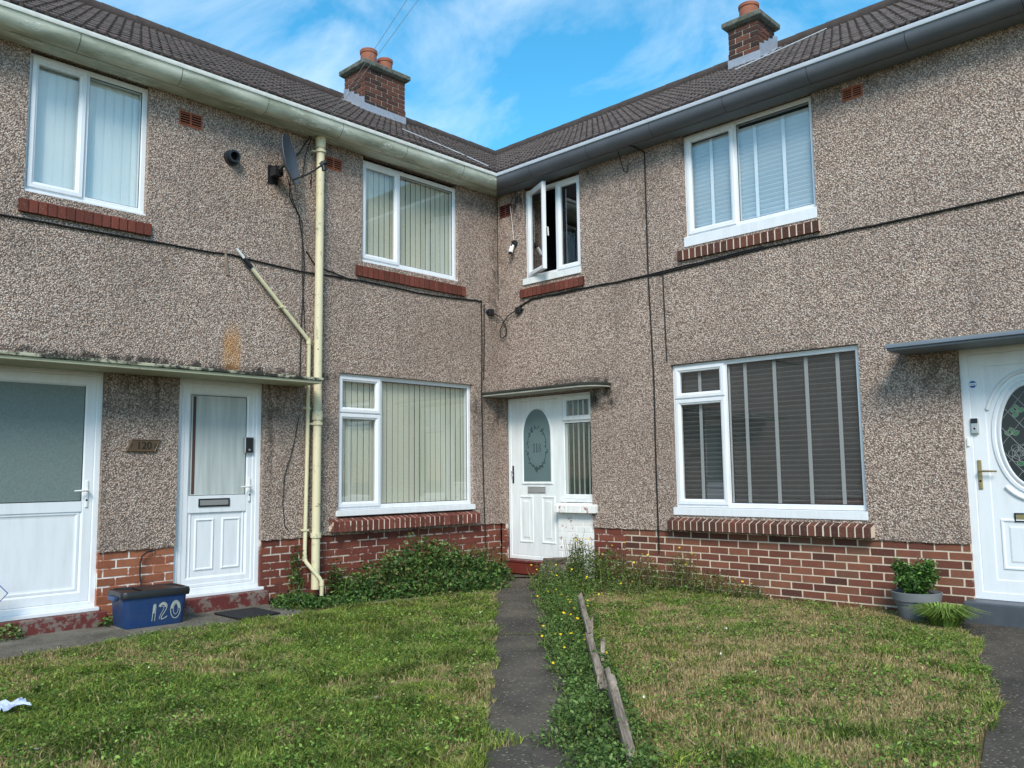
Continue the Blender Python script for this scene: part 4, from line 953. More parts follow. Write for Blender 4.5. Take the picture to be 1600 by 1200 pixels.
# ================================================================== ground
def sheet(name, pts, z, mat, t=0):
    m = MB(); m.add([(x, y_, z) for x, y_ in pts], [tuple(range(len(pts)))])
    return struct(m.build(name, mat))
sheet('ground', [(-150, -150), (150, -150), (150, 150), (-150, 150)], -.03, 'far')
q2 = math.sqrt(.5)
def D2W(p, q): return ((p+q)*q2, (-p+q)*q2)       # along / across the diagonal path
sheet('garden_soil', [(-.1, .1), (-.1, -14), (9, -14), (14, -9), (14, .1)], -.022, 'earth')
PL, PR_ = -.12, .60
pts = [D2W(.5, -.10), D2W(.25, .50), (.95, -.02), (1.2, -.05)]
m = MB(); E1 = []; E2 = []
for p in np.linspace(.55, 12, 60):
    E1.append(D2W(p, PL+.006*sin(p*5)+.006*sin(p*13))); E2.append(D2W(p, PR_))
poly = [(.08, -.02)] + [(.09, -.35)] + E1 + E2[::-1] + [(1.15, -.03)]
# build as quad strip to stay planar and clean
m.loops([[(a[0], a[1], -.012) for a in [(.05, -.04)]+E1], [(b_[0], b_[1], -.012) for b_ in [(1.15, -.02)]+E2]], False)
struct(m.build('path', 'tarmac'))
m = MB(); RE = [(5.60, -.0), (5.60, -.28), (5.95, -.9), (6.15, -1.7), (6.45, -2.6), (6.72, -3.8), (7.1, -5.4), (7.6, -8), (8.2, -12)]
m.loops([[(a, b_, -.010) for a, b_ in RE], [(a+1.4, b_, -.010) for a, b_ in RE]], False); struct(m.build('side_path', 'tarmac'))
m = MB(); x = -12.0       # slabs along the left wall
random.seed(3)
slabs = [(-12, -8.2), (-8.19, -6.3), (-6.29, -5.02), (-5.01, -4.30), (-4.29, -3.45)]
for a, b_ in slabs: m.box(0, .90+random.uniform(-.02, .02), a, b_, -.08, -.004+random.uniform(-.004, .004))
struct(m.build('pavement', 'strip', bevel=.006))
m = MB(); m.tube([(.93, -3.0, -.005), (1.02, -2.4, -.004), (1.15, -1.9, -.006), (1.26, -1.45, -.008)], .022, 6); tag(m.build('lawn_edging', 'wood'), 'buried timber edging between the ivy bed and the left lawn', 'edging')

# ------------------------------------------------------------------ numpy foliage
def vnoise(x, y_, sc, seed):
    r = np.random.default_rng(seed); T = r.random((64, 64))
    X = x*sc; Y = y_*sc; xi = np.floor(X).astype(int); yi = np.floor(Y).astype(int); fx = X-xi; fy = Y-yi
    fx = fx*fx*(3-2*fx); fy = fy*fy*(3-2*fy)
    g = lambda a, b_: T[a % 64, b_ % 64]
    return (g(xi, yi)*(1-fx)+g(xi+1, yi)*fx)*(1-fy)+(g(xi, yi+1)*(1-fx)+g(xi+1, yi+1)*fx)*fy
def npmesh(name, verts, faces_n, loops_, cols, mat, parent=None):
    """verts (N,3); loops_ flat indices; faces_n list of loop counts; cols per vertex"""
    me = bpy.data.meshes.new(name); me.vertices.add(len(verts)); me.vertices.foreach_set('co', verts.astype(np.float32).ravel())
    me.loops.add(len(loops_)); me.loops.foreach_set('vertex_index', loops_.astype(np.int32))
    me.polygons.add(len(faces_n)); st = np.concatenate(([0], np.cumsum(faces_n)[:-1])).astype(np.int32)
    me.polygons.foreach_set('loop_start', st); me.polygons.foreach_set('loop_total', np.array(faces_n, dtype=np.int32))
    me.update(calc_edges=True)
    ca = me.color_attributes.new('Col', 'FLOAT_COLOR', 'POINT')
    c4 = np.ones((len(verts), 4), np.float32); c4[:, :3] = cols; ca.data.foreach_set('color', c4.ravel())
    me.materials.append(MT[mat]); o = bpy.data.objects.new(name, me); COL.objects.link(o)
    if parent: o.parent = parent
    return o
def blades(px, py, h, w_, lean, cols, pz=None):
    n = len(px); a = rng.random(n)*2*pi; d = rng.random(n)*2*pi
    ax, ay = np.cos(a)*w_/2, np.sin(a)*w_/2; lx, ly = np.cos(d)*lean, np.sin(d)*lean; z = np.zeros(n) if pz is None else pz
    V = np.zeros((n, 5, 3))
    V[:, 0] = np.stack([px-ax, py-ay, z-.03], 1); V[:, 1] = np.stack([px+ax, py+ay, z-.03], 1)
    V[:, 2] = np.stack([px+ax*.8+lx*.35, py+ay*.8+ly*.35, z+h*.6], 1); V[:, 3] = np.stack([px-ax*.8+lx*.35, py-ay*.8+ly*.35, z+h*.6], 1)
    V[:, 4] = np.stack([px+lx, py+ly, z+h], 1)
    idx = np.arange(n)[:, None]*5
    lo = (idx+np.array([0, 1, 2, 3, 3, 2, 4])).ravel(); fn = np.tile([4, 3], n)
    return V.reshape(-1, 3), fn, lo, np.repeat(cols, 5, 0)
def leaves(P, size, cols, up=.5, asp=.55, fold=.25):
    """diamond-ish folded leaves, 5 verts: base, left, right, mid rib, tip"""
    n = len(P); nrm = rng.normal(size=(n, 3)); nrm[:, 2] = np.abs(nrm[:, 2])+up; nrm /= np.linalg.norm(nrm, axis=1)[:, None]
    t = rng.normal(size=(n, 3)); t -= (t*nrm).sum(1)[:, None]*nrm; t /= np.linalg.norm(t, axis=1)[:, None]; b_ = np.cross(nrm, t)
    s = size[:, None]; V = np.zeros((n, 6, 3))
    V[:, 0] = P; V[:, 1] = P+t*s*.45+b_*s*asp*.5; V[:, 2] = P+t*s*.45-b_*s*asp*.5; V[:, 3] = P+t*s*.5-nrm*s*fold*.3; V[:, 4] = P+t*s; V[:, 5] = P
    V[:, 5] = P+t*s*.05
    idx = np.arange(n)[:, None]*6
    lo = (idx+np.array([0, 3, 4, 1, 0, 2, 4, 3])).ravel(); fn = np.tile([4, 4], n)
    return V.reshape(-1, 3), fn, lo, np.repeat(cols, 6, 0)
def merge(parts):
    V = []; Fn = []; Lo = []; C = []; o = 0
    for v, f, l, c in parts: V.append(v); Fn.append(f); Lo.append(l+o); C.append(c); o += len(v)
    return np.concatenate(V), np.concatenate(Fn), np.concatenate(Lo), np.concatenate(C)
GREENS = np.array([[.115, .19, .03], [.17, .255, .045], [.28, .36, .08], [.06, .11, .025]])
STRAW = np.array([[.58, .44, .25], [.48, .35, .19], [.34, .30, .12]])
def inL(x, y_):
    p = (x-y_)*q2; q = (x+y_)*q2
    edge = -.045-.006*p+.008*np.sin(p*5)+.008*np.sin(p*13)+.05*(vnoise(x, y_, 6, 5)-.5)+.05*(vnoise(x, y_, 17, 6)-.5)
    x0 = .93+.05*np.sin(y_*3)+.05*(vnoise(x, y_, 5, 8)-.5)
    bed = (y_ > -3.2)
    x0 = np.where(bed, .93+(y_+3.2)*.17, x0)
    edge = edge+.20*np.exp(-((p-7.02)/.09)**2)
    crack = (np.abs(p-4.33+.02*np.sin(q*20)) < .007+.012*vnoise(x, y_, 9, 71)) & (q > -.05) & (q < .36)
    return (x > x0) & (q < edge) & (y_ < -.9)
def redge(y_):
    ys = np.array([12, 8, 5.4, 3.8, 2.6, 1.7, .9, .28, 0]); xs = np.array([8.2, 7.6, 7.1, 6.72, 6.45, 6.15, 5.95, 5.6, 5.55])
    return np.interp(-y_, ys[::-1], xs[::-1])
def inR(x, y_):
    q = (x+y_)*q2; e = redge(y_)+.08*(vnoise(x, y_, 5, 9)-.5)+.08*(vnoise(x, y_, 2, 19)-.5)
    return (q > .56+.05*vnoise(x, y_, 4, 3)) & (x < e) & (y_ < -.03)
def cols_for(x, y_, dry):
    n = len(x); g = GREENS[rng.integers(0, 4, n)]*(.75+.6*rng.random(n))[:, None]
    hue = vnoise(x, y_, 1.1, 31)[:, None]; g = g*(1-.5*hue)+g*np.array([1.6, 1.2, 1.0])*.5*hue; g = g*(.55+.9*vnoise(x, y_, 5.5, 33)[:, None])
    s = STRAW[rng.integers(0, 3, n)]*(.7+.6*rng.random(n))[:, None]
    k = (rng.random(n) < dry)[:, None]; return np.where(k, s, g)
def lawn(name, inside_, bx, dens, dry_off, label, seed):
    global rng
    rng = np.random.default_rng(seed)
    A = (bx[1]-bx[0])*(bx[3]-bx[2]); n = int(A*dens)
    x = rng.uniform(bx[0], bx[1], n); y_ = rng.uniform(bx[2], bx[3], n)
    # thin out with distance from the viewer; keep what the photo could show
    dx = x-7.91; dy = y_+7.97; dist = np.hypot(dx, dy)
    keep = inside_(x, y_) & (dist > 2.6) & (rng.random(n) < np.clip(1.15-.07*dist, .45, 1))
    keep &= ((dx*f_.x+dy*f_.y)/dist > .66)
    x, y_, dist = x[keep], y_[keep], dist[keep]
    d1 = vnoise((x+y_)*.7+20, (x-y_)*.7+20, 1.0, 41); d2_ = vnoise(x, y_, 3.4, 42); d3_ = vnoise(x, y_, 9, 43)
    dry = np.clip((d1*.40+d2_*.35+d3_*.35-dry_off)*3.2+.2, 0.06, .85)
    lush = np.clip(1.15-dry, .3, 1)
    clump = vnoise(x, y_, 7, 44); kk = rng.random(len(x)) < .35+.65*clump
    x, y_, dry, lush, clump, dist = x[kk], y_[kk], dry[kk], lush[kk], clump[kk], dist[kk]
    n = len(x); tuf = np.clip(vnoise(x, y_, 3.1, 61)*vnoise(x, y_, 8.3, 62)*2.2-.75, 0, 1)
    h = (.010+.018*rng.random(n)+.020*clump**2+.05*tuf*rng.random(n))*lush+.005
    w_ = (.0035+.003*rng.random(n))*(.75+dist*.07)
    parts = [blades(x, y_, h, w_, h*(.5+1.6*rng.random(n)), cols_for(x, y_, dry))]
    # broad clover / plantain leaves in patches
    m_ = int(n*.34); i = rng.integers(0, n, m_); pat = vnoise(x[i], y_[i], 2.6, 51)*.6+vnoise(x[i], y_[i], 8, 52)*.4
    j = i[(pat > .44)]; c = GREENS[rng.integers(0, 4, len(j))]*np.array([1.0, 1.15, 1.1])*(.6+.8*rng.random(len(j)))[:, None]
    P = np.stack([x[j]+rng.normal(0, .01, len(j)), y_[j]+rng.normal(0, .01, len(j)), .012+.03*rng.random(len(j))], 1)
    parts.append(leaves(P, .010+.020*rng.random(len(j))**2, c, .9, .6))
    o = npmesh(name, *merge(parts), 'grass'); tag(o, label, 'grass', kind='stuff'); return o
def lw(bx, a): return a
lawn('lawn_grass', inL, (.8, 7.5, -9, -.6), 16000, .62, 'mown green grass of the left lawn with clover and a few straw patches', 1)
lawn('lawn_grass', inR, (.8, 8.2, -7, 0), 16000, .43, 'patchy half-dry grass of the right lawn', 2)

def ellipsoid_leaves(n, c, r, size, pal, seed, up=.6, top=None, shell=.45, asp=.6, bright=1.0):
    global rng
    rng = np.random.default_rng(seed)
    d = rng.normal(size=(n, 3)); d /= np.linalg.norm(d, axis=1)[:, None]; d[:, 2] = np.abs(d[:, 2])
    rad = shell+(1-shell)*rng.random(n)**.6; lump = .75+.5*vnoise(d[:, 0]*2+c[0]*3, d[:, 1]*2+d[:, 2]*2, 2.2, seed+3)
    P = np.array(c)+d*rad[:, None]*np.array(r)*lump[:, None]; P[:, 2] = np.maximum(P[:, 2], .005)
    pal = np.array(pal); col = pal[rng.integers(0, len(pal), n)]*(.6+.8*rng.random(n))[:, None]*bright
    return leaves(P, size*(.45+.5*rng.random(n)+.9*rng.random(n)**4), col, up, asp)
def plant(name, label, cat, blobs, pal, stems=10, flowers=0, group=None, seed=1, loc=None, stemh=.3, size=.03, flc=(.75, .55, .03), bl=0):
    """blobs = [(x, y, z, rx, ry, rz, n)] in world coordinates"""
    bx = np.mean([b_[0] for b_ in blobs]); by = np.mean([b_[1] for b_ in blobs])
    t = thing(name, label, cat, (bx, by, 0), 0, group); parts = []
    for k, (x, y_, z, rx, ry, rz, n) in enumerate(blobs):
        parts.append(ellipsoid_leaves(n, (x-bx, y_-by, z), (rx, ry, rz), size, pal, seed*17+k))
    if bl:
        r = np.random.default_rng(seed); k = r.integers(0, len(blobs), bl); B = np.array(blobs)[k]
        gx = B[:, 0]-bx+r.normal(0, .5, bl)*B[:, 3]; gy = B[:, 1]-by+r.normal(0, .5, bl)*B[:, 4]
        parts.append(blades(gx, gy, B[:, 5]*(.35+.55*r.random(bl)), np.full(bl, .006), .03+.15*r.random(bl), GREENS[r.integers(0, 3, bl)]*(.6+.5*r.random(bl))[:, None]))
    npmesh('foliage', *merge(parts), 'leaf', t)
    m = MB(); random.seed(seed); tips = []
    for i in range(stems):
        b_ = random.choice(blobs); x = b_[0]-bx+random.uniform(-.7, .7)*b_[3]; y_ = b_[1]-by+random.uniform(-.7, .7)*b_[4]; h = (b_[2]+b_[5])*random.uniform(.75, 1.2)
        e = (x+random.uniform(-.08, .08), y_+random.uniform(-.08, .08), h); m.tube([(x, y_, 0), ((x+e[0])/2+random.uniform(-.02, .02), (y_+e[1])/2, h*.55), e], [.004, .003, .0018], 5); tips.append(e)
    if stems: m.build('stems', 'stem', t)['kind'] = 'stuff'
    if flowers:
        V = []; 
        fm = MB()
        for i in range(flowers):
            e = tips[i % len(tips)]; c = Vector((e[0]+random.uniform(-.05, .05), e[1]+random.uniform(-.05, .05), e[2]+random.uniform(-.03, .02)))
            r = random.uniform(.010, .016); nrm = Vector((random.uniform(-.2, .8), random.uniform(-.8, .2), 1)).normalized(); a = nrm.orthogonal().normalized(); b2 = nrm.cross(a)
            pts_ = [c+(a*cos(2*pi*k/10)+b2*sin(2*pi*k/10))*(r if k % 2 else r*.7) for k in range(10)]
            fm.add([tuple(c+nrm*.004)]+[tuple(p) for p in pts_], [(0, 1+k, 1+(k+1) % 10) for k in range(10)])
            fm.add([tuple(c-nrm*.006)]+[tuple(p) for p in pts_], [(0, 1+(k+1) % 10, 1+k) for k in range(10)])
        fm.build('flowers', 'flower', t)['kind'] = 'stuff'
    return t
MT['flower'] = plain('yellow_petals', (.72, .50, .02), .7, .2)
DK = [[.03, .07, .018], [.05, .115, .025], [.08, .165, .035], [.13, .23, .055], [.035, .075, .022]]
MG = [[.09, .16, .04], [.13, .21, .055], [.19, .28, .08], [.06, .11, .03]]
YG = [[.09, .13, .03], [.13, .15, .04], [.06, .10, .02], [.16, .13, .06]]
BR = [[.15, .10, .055], [.22, .15, .075], [.09, .12, .035], [.08, .11, .03], [.18, .16, .07]]
plant('bramble_bush', 'dark green leafy bramble and ivy mound below the left ground floor window', 'bush',
      [(.42, -1.60, 0, .42, .55, .56, 4200), (.48, -1.10, 0, .40, .45, .42, 2400), (.50, -2.15, 0, .42, .5, .40, 3000), (.85, -1.75, 0, .40, .7, .22, 2600), (.66, -2.40, 0, .36, .36, .15, 1600), (.5, -.72, 0, .35, .3, .24, 1200), (.9, -1.2, 0, .3, .35, .14, 800)], DK+[[.16, .15, .05], [.11, .20, .05]], 26, 0, seed=3, size=.044, bl=300)
plant('ground_ivy', 'low dark ivy spreading round the foot of the cream pipes', 'plant',
      [(.30, -3.25, 0, .22, .25, .11, 900), (.50, -2.95, 0, .22, .30, .05, 600), (.16, -2.45, 0, .14, .22, .22, 700), (.10, -2.62, .05, .10, .12, .30, 420), (.48, -2.5, 0, .25, .25, .14, 800), (.5, -3.35, 0, .3, .25, .12, 900), (.68, -3.0, 0, .22, .35, .05, 600), (.06, -3.10, .15, .05, .08, .40, 260)], DK, 10, 0, seed=5, size=.034, bl=150)
plant('dry_weed', 'brownish dry weeds in the corner left of door 118', 'weed',
      [(.22, -.42, 0, .2, .28, .42, 900), (.28, -.75, 0, .25, .2, .30, 800), (.40, -.45, 0, .22, .2, .16, 600)], BR+DK[:2], 26, 0, seed=6, size=.026, bl=120)
plant('flowering_weed', 'tall yellow-flowered weeds crowding the stone block right of door 118', 'weed',
      [(1.76, -.38, 0, .26, .24, .46, 2700), (1.62, -.85, 0, .26, .26, .28, 1700), (2.10, -.35, 0, .26, .22, .42, 1800), (1.95, -.85, 0, .32, .3, .2, 1500), (1.62, -.40, .1, .12, .12, .44, 500)], MG+YG[:2], 50, 26, seed=8, size=.027, bl=260)
plant('flowering_weed', 'lower yellow-flowered weeds along the plinth under the right window', 'weed',
      [(2.45, -.24, 0, .3, .18, .36, 1700), (2.9, -.18, 0, .27, .14, .42, 1500), (3.3, -.15, 0, .25, .12, .26, 900), (2.4, -.55, 0, .4, .3, .15, 1300), (3.65, -.12, 0, .2, .1, .14, 400)], MG+BR[:2], 34, 14, seed=9, size=.025, bl=200)
for k, (p0, p1, hh, lab, fl, sd_) in enumerate((
        (2.05, 3.1, .20, 'leafy weeds at the far end of the broken fence', 14, 12),
        (3.1, 4.3, .20, 'yellow-flowered weeds beside the middle of the broken fence', 16, 13),
        (4.3, 5.6, .18, 'bright green weeds spilling onto the path by the broken fence', 18, 14),
        (5.6, 8.0, .17, 'low leafy weeds at the near end of the broken fence', 4, 15))):
    bl_ = []; r = random.Random(sd_)
    p = p0
    while p < p1:
        qq = .60+r.uniform(-.08, .10)-(.0 if p < 4.2 else .07 if p < 5.3 else .15 if p < 6.6 else .20); x, y_ = D2W(p, qq); bl_.append((x, y_, 0, .12+r.random()*.10, .12+r.random()*.10, hh*r.uniform(.3, 1.15), int(520))); p += .15
        x, y_ = D2W(p, qq-.08); bl_.append((x, y_, 0, .15, .11, hh*.35, 240)); x, y_ = D2W(p, .66-.02*(p-4)); bl_.append((x, y_, 0, .09, .10, hh*.45, 190))
    plant('fence_weed', lab, 'weed', bl_, MG+YG[:1]+[[.07, .14, .03]], 34, fl, 'weeds along the broken fence', seed=sd_, size=.021, bl=700)
plant('grass_tuft', 'bright tuft of long grass in front of the grey plant pot', 'grass tuft', [(5.58, -.50, 0, .2, .16, .04, 60)], YG, 0, 0, seed=20, size=.02)
def tuft(par, n, R_, h, seed):
    r = np.random.default_rng(seed); a = r.random(n)*2*pi; q = R_*.25*np.sqrt(r.random(n)); x = np.cos(a)*q; y_ = np.sin(a)*q
    L = h*(.6+.6*r.random(n)); lean = L*(.4+.9*r.random(n)); V = np.zeros((n, 5, 3)); w_ = .005; px, py = -np.sin(a)*w_, np.cos(a)*w_
    V[:, 0] = np.stack([x-px, y_-py, x*0], 1); V[:, 1] = np.stack([x+px, y_+py, x*0], 1)
    V[:, 2] = np.stack([x+px+np.cos(a)*lean*.5, y_+py+np.sin(a)*lean*.5, L*.75], 1); V[:, 3] = np.stack([x-px+np.cos(a)*lean*.5, y_-py+np.sin(a)*lean*.5, L*.75], 1)
    V[:, 4] = np.stack([x+np.cos(a)*lean*1.1, y_+np.sin(a)*lean*1.1, L*.6], 1)
    idx = np.arange(n)[:, None]*5; lo = (idx+np.array([0, 1, 2, 3, 3, 2, 4])).ravel(); fn = np.tile([4, 3], n)
    c = np.array([[.24, .36, .08]])*(.5+.9*r.random(n))[:, None]
    npmesh('long_blades', V.reshape(-1, 3), fn, lo, np.repeat(c, 5, 0), 'leaf', par)
tuft([o for o in COL.objects if o.name.startswith('grass_tuft')][0], 700, .4, .19, 4)
t = thing('weed_sprig', 'small green weed growing at the foot of the left edge door', 'weed', (.16, -5.80, 0))
npmesh('foliage', *ellipsoid_leaves(260, (0, 0, 0), (.12, .12, .13), .03, MG, 77), 'leaf', t)
t = thing('weed_sprig', 'small dark weed tucked behind the blue bin', 'weed', (.14, -4.95, 0))
npmesh('foliage', *ellipsoid_leaves(260, (0, 0, 0), (.10, .14, .09), .03, DK, 78), 'leaf', t)

# leaf litter, clippings and moss caught on the paths
rng = np.random.default_rng(91); n = 2600
pp = rng.uniform(.6, 7.6, n); qq_ = np.where(rng.random(n) < .45, -.04+np.abs(rng.normal(0, .05, n)), np.where(rng.random(n) < .6, .50-np.abs(rng.normal(0, .10, n)), rng.uniform(0, .5, n)))
mo_ = rng.random(n) < .16; pp = np.where(mo_, 4.33+rng.normal(0, .012, n), pp); qq_ = np.where(mo_, rng.uniform(-.02, .40, n), qq_)
P = np.stack([(pp+qq_)*q2, (-pp+qq_)*q2, rng.uniform(-.008, .002, n)], 1)
LC = np.array([[.30, .24, .14], [.16, .11, .06], [.12, .16, .04], [.38, .33, .24], [.07, .06, .04]])[rng.integers(0, 5, n)]*(.6+.7*rng.random(n))[:, None]
LC[mo_] = np.array([.14, .17, .04])*(.6+.8*rng.random(int(mo_.sum())))[:, None]
parts = [leaves(P, .006+.012*rng.random(n)**2, LC, 3.5, .45)]
n = 500; yy2 = rng.uniform(-4.5, -.3, n); xx2 = redge(yy2)+np.abs(rng.normal(0, .12, n)); P = np.stack([xx2, yy2, np.full(n, -.004)], 1)
parts.append(leaves(P, .006+.012*rng.random(n)**2, LC[:n], 3.5, .45))
tag(npmesh('leaf_litter', *merge(parts), 'leaf'), 'dry clippings, leaf litter and moss along the paths', 'leaf litter', kind='stuff')
# ------------------------------------------------------------------ broken fence
bf = thing('broken_fence', 'low broken weathered timber fence along the right side of the path', 'fence', (*D2W(5.0, .60), 0))
bx0, by0 = D2W(5.0, .60)
def board(a, b_, wd, th, name):
    """jagged grey board between two world points"""
    a = Vector(a)-Vector((bx0, by0, 0)); b_ = Vector(b_)-Vector((bx0, by0, 0)); d = (b_-a); L = d.length; zq = d.to_track_quat('Z', 'X')
    m = MB(); n = 9; rows = []
    for i in range(n+1):
        t = i/n*L; jj = .007 if 0 < i < n else .02; k = random.uniform(.72, 1.05)-.3*(i in (0, n))
        rows.append([(-wd/2*k+random.uniform(-jj, jj), -th/2, t+random.uniform(-jj, jj)), (wd/2*k+random.uniform(-jj, jj), -th/2, t+random.uniform(-3*jj, jj)), (wd/2*k+random.uniform(-jj, jj), th/2, t+random.uniform(-jj, jj)), (-wd/2*k+random.uniform(-jj, jj), th/2, t+random.uniform(-jj, 3*jj))])
    m.loops(rows, True, True, True); o = m.build(name, 'wood', bf, bevel=.003); o.rotation_mode = 'QUATERNION'; o.rotation_quaternion = zq; o.location = a
random.seed(9)
def FP(p, q, z): x, y_ = D2W(p, q); return (x, y_, z)
board(FP(3.9, .66, .22), FP(5.2, .605, .15), .05, .04, 'rail')
board(FP(5.1, .60, .13), FP(6.45, .54, .08), .055, .045, 'rail')
board(FP(4.0, .67, 0), FP(4.02, .67, .22), .04, .025, 'picket')
board(FP(4.75, .665, 0), FP(4.70, .67, .17), .055, .025, 'picket')
board(FP(5.62, .64, 0), FP(5.56, .65, .18), .075, .03, 'picket')
board(FP(6.62, .555, .17), FP(7.45, .535, .01), .075, .045, 'picket')
board(FP(6.1, .60, .12), FP(6.75, .58, .05), .045, .03, 'rail')
board(FP(6.35, .53, .0), FP(6.32, .54, .16), .045, .03, 'picket')
# ------------------------------------------------------------------ stone block by the step
m = MB(); m.box(1.06, 1.50, -.42, -.16, 0, .20, .012); sb = thing('stone_block', 'low mossy stone block right of the red step of door 118', 'stone', (1.3, -.3, 0)); o = m.build('block', 'stone', sb, bevel=.02); o.location = (-1.3, .3, 0)
m = MB(); m.box(1.10, 1.32, -.40, -.18, .201, .27, .015); o = m.build('loose_brick', 'stone', sb, bevel=.012); o.location = (-1.3, .3, 0)
# ------------------------------------------------------------------ potted shrub
pt = thing('potted_shrub', 'small evergreen shrub in a round grey plastic pot beside the brick plinth', 'potted plant', (5.29, -.27, 0))
m = MB(); m.lathe([(.135, 0), (.165, .12), (.172, .125), (.178, .15), (.19, .155), (.205, .225), (.195, .228), (.17, .19), (.16, .15)], (0, 0, 0), 36, True); m.build('pot', 'pot', pt, smooth=True)
m = MB(); m.lathe([(.0001, .20), (.185, .195)], (0, 0, 0), 24); m.build('soil', 'soil', pt)
parts = []; m = MB(); random.seed(12); rr = np.random.default_rng(12)
for i in range(46):
    a = random.uniform(0, 2*pi); q = .16*math.sqrt(random.random()); h = random.uniform(.32, .44) if i > 12 else random.choice([.50, .46, .44, .48])
    ex, ey = cos(a)*q*1.35, sin(a)*q*1.35
    if 9 <= i < 22: ex, ey, h = random.uniform(-.09, .09), random.uniform(-.09, .09), random.uniform(.40, .50)
    if i < 5: ex, ey = -.12+random.uniform(-.03, .03), -.02+random.uniform(-.03, .03)
    elif i < 9: ex, ey = .11+random.uniform(-.03, .03), .0+random.uniform(-.03, .03); 
    m.tube([(ex*.2, ey*.2, .19), (ex*.7, ey*.7, .19+(h-.19)*.6), (ex, ey, h)], [.005, .004, .002], 5)
    nn = 110; tt = rr.random(nn)**.7; P = np.stack([ex*(.3+.7*tt)+rr.normal(0, .018, nn), ey*(.3+.7*tt)+rr.normal(0, .018, nn), .2+(h-.2)*tt+rr.normal(0, .008, nn)], 1)
    c = np.array(DK)[rr.integers(0, 5, nn)]*(.7+.9*rr.random(nn))[:, None]
    rng = rr; parts.append(leaves(P, .028+.018*rr.random(nn), c*1.35, .9, .45))
m.build('branches', 'stem', pt); npmesh('foliage', *merge(parts), 'leaf', pt)
# ------------------------------------------------------------------ blue recycling box
bn = thing('recycling_box', 'blue recycling box with black lid and hand-painted 120 on its front', 'bin', (.34, -4.745, 0), LROT+R(-3))
BW, BD, BH = .275, .185, .29
def rr_(w_, d_, r, z, n=5):
    P = []
    for cx, cy, a0 in ((w_-r, -d_+r, -90), (w_-r, d_-r, 0), (-w_+r, d_-r, 90), (-w_+r, -d_+r, 180)):
        P += [(cx+r*cos(R(a0+90*i/n)), cy+r*sin(R(a0+90*i/n)), z) for i in range(n+1)]
    return P
m = MB(); m.loops([rr_(BW*k, BD*k, .05, z) for k, z in ((.90, 0), (.915, .012), (1.0, BH), (1.0, BH), (.97, BH), (.9, .02))], True, True, False); m.build('box', 'bin', bn, smooth=True)
m = MB(); m.loops([rr_(BW*k, BD*k, .055, z) for k, z in ((1.01, BH-.035), (1.075, BH-.035), (1.085, BH-.005), (1.06, BH+.018), (.97, BH+.022), (.92, BH+.008))], True, False, True); ld = m.build('lid', 'binlid', bn, smooth=True)
m = MB(); m.box(-.10, .16, -.17, .15, BH+.009, BH+.024); m.build('lid_panel', 'binlid', ld, bevel=.01)
m = MB()
for sx in (-1, 1): m.box(sx*.305-.02, sx*.305+.02, -.09, .09, BH-.06, BH-.02)
m.build('handles', 'bin', bn, bevel=.01)
def stroke(m, pts_, w_, y_):
    pts_ = [Vector((p[0], 0, p[1])) for p in pts_]; L = []; 
    for i, p in enumerate(pts_):
        d = (pts_[min(i+1, len(pts_)-1)]-pts_[max(i-1, 0)]).normalized(); nrm = Vector((-d.z, 0, d.x))*w_/2
        zz = .29; yy_ = -BD*(.915+.085*(p.z/BH))-.003
        L.append([(p.x+nrm.x, yy_, p.z+nrm.z), (p.x-nrm.x, yy_, p.z-nrm.z)])
    m.loops(L, False)
def smooth_path(P, n=6):
    out_ = []
    for i in range(len(P)-1):
        p0 = P[max(i-1, 0)]; p1 = P[i]; p2 = P[i+1]; p3 = P[min(i+2, len(P)-1)]
        for k in range(n):
            t = k/n; out_.append(tuple(.5*((2*p1[j])+(-p0[j]+p2[j])*t+(2*p0[j]-5*p1[j]+4*p2[j]-p3[j])*t*t+(-p0[j]+3*p1[j]-3*p2[j]+p3[j])*t**3) for j in range(2)))
    out_.append(P[-1]); return out_
m = MB()
one = [(-.035, .045), (-.030, .10), (-.026, .17), (-.018, .185), (-.006, .178), (-.008, .10), (-.012, .045)]
two = [(.020, .165), (.034, .185), (.062, .195), (.086, .178), (.088, .15), (.070, .11), (.048, .08), (.046, .055), (.07, .06), (.095, .075)]
two_b = [(.028, .158), (.048, .165), (.062, .155), (.058, .13), (.036, .09), (.026, .055)]
zero = [(.165+.040*cos(t)*1.05, .125+.075*sin(t)) for t in np.linspace(0, 2*pi, 17)]
zero_i = [(.167+.020*cos(t)*1.05, .128+.045*sin(t)) for t in np.linspace(0, 2*pi, 17)]
stroke(m, smooth_path(one), .006, 0); stroke(m, smooth_path([(-.024, .11), (-.020, .15), (-.015, .178)]), .018, 0)
stroke(m, smooth_path(two), .007, 0); stroke(m, smooth_path(two_b), .005, 0); stroke(m, smooth_path([(.024, .163), (.045, .182), (.070, .178), (.078, .155)]), .016, 0)
stroke(m, smooth_path(zero, 2), .007, 0); stroke(m, smooth_path(zero_i, 2), .005, 0); stroke(m, smooth_path([(.165+.031*cos(t), .125+.062*sin(t)) for t in np.linspace(.1, 3.0, 9)], 2), .014, 0)
m.build('painted_number', 'paint', bn)
cable('wall_cable', [LW(4.56, .60, -.005), LW(4.64, .595, .02), LW(4.685, .56, .02), LW(4.70, .50, .02), LW(4.70, .40, .02), LW(4.69, .28, .04)], 'short black cable looping out of the orange brick behind the blue bin', .007, n=3, j=.002)
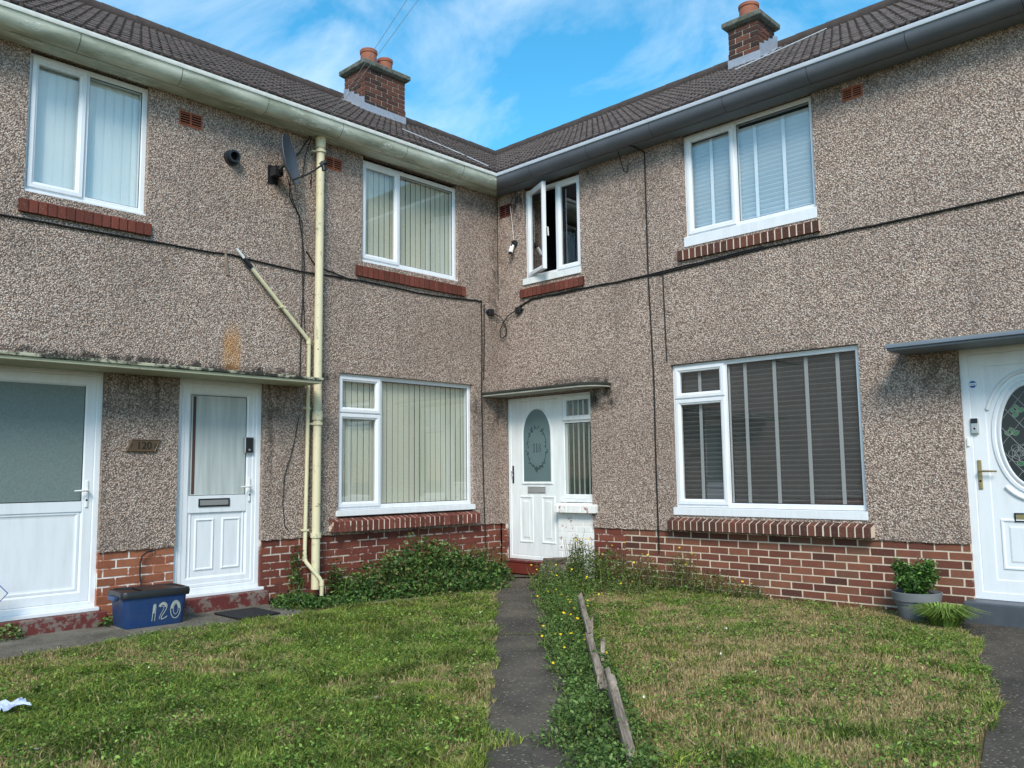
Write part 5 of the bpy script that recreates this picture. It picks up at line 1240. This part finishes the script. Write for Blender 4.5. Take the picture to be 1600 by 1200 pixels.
# ------------------------------------------------------------------ doormat, litter, sign
m = MB(); m.box(.30, .78, -4.12, -3.70, -.0, .014); o = tag(m.build('doormat', 'mat', None, bevel=.006), 'black rubber doormat at the foot of the two-panel door', 'doormat'); o.rotation_euler = (0, 0, 0)
t = thing('paper_scrap', 'crumpled pale blue paper lying on the left lawn', 'litter', (2.66, -6.46, .03)); m = MB(); random.seed(2)
g_ = [[(.11*(i/7-.5)*2*(.7+.3*cos(j)), .07*(j/5-.5)*2, .028*abs(sin(i*1.9+j*2.3))+random.uniform(0, .02)) for i in range(8)] for j in range(6)]
m.loops(g_, False); m.build('paper', 'paper', t)
m = MB(); random.seed(21)
for i in range(46):
    for _ in range(50):
        x = random.uniform(1, 6.5); y_ = random.uniform(-7, -.8)
        if bool(inL(np.array([x]), np.array([y_]))[0]) or bool(inR(np.array([x]), np.array([y_]))[0]): break
    s_ = random.uniform(.006, .014); a = random.uniform(0, pi); z_ = random.uniform(.03, .05)
    m.add([(x-s_*cos(a), y_-s_*sin(a), z_), (x+s_*sin(a)*.6, y_-s_*cos(a)*.6, z_+.01), (x+s_*cos(a), y_+s_*sin(a), z_+.004), (x-s_*sin(a)*.6, y_+s_*cos(a)*.6, z_-.004)], [(0, 1, 2, 3)])
tag(m.build('fallen_petals', 'petal'), 'white petals and scraps scattered over the lawns', 'petals', kind='stuff')
sg = thing('garden_sign', 'white pointed sign board with dark blue border at the left edge', 'sign', (.14, -5.985, 0), LROT)
m = MB(); hexa = lambda k: [(-.20+k, .27+k), (.10, .27+k), (.18-k, .36), (.10, .45-k), (-.20+k, .45-k)]
m.loops([[(a, yy, b_) for a, b_ in hexa(k)] for k, yy in ((0, .0), (0, -.012))], True, True, True); bd = m.build('board', 'sticker', sg)
m = MB(); m.add([(a, -.0135, b_) for a, b_ in hexa(.010)], [(0, 1, 2, 3, 4)]); m.build('face', 'whiteplastic', bd)
m = MB(); m.box(-.06, -.04, .001, .012, 0, .27); m.build('stake', 'whiteplastic', sg)
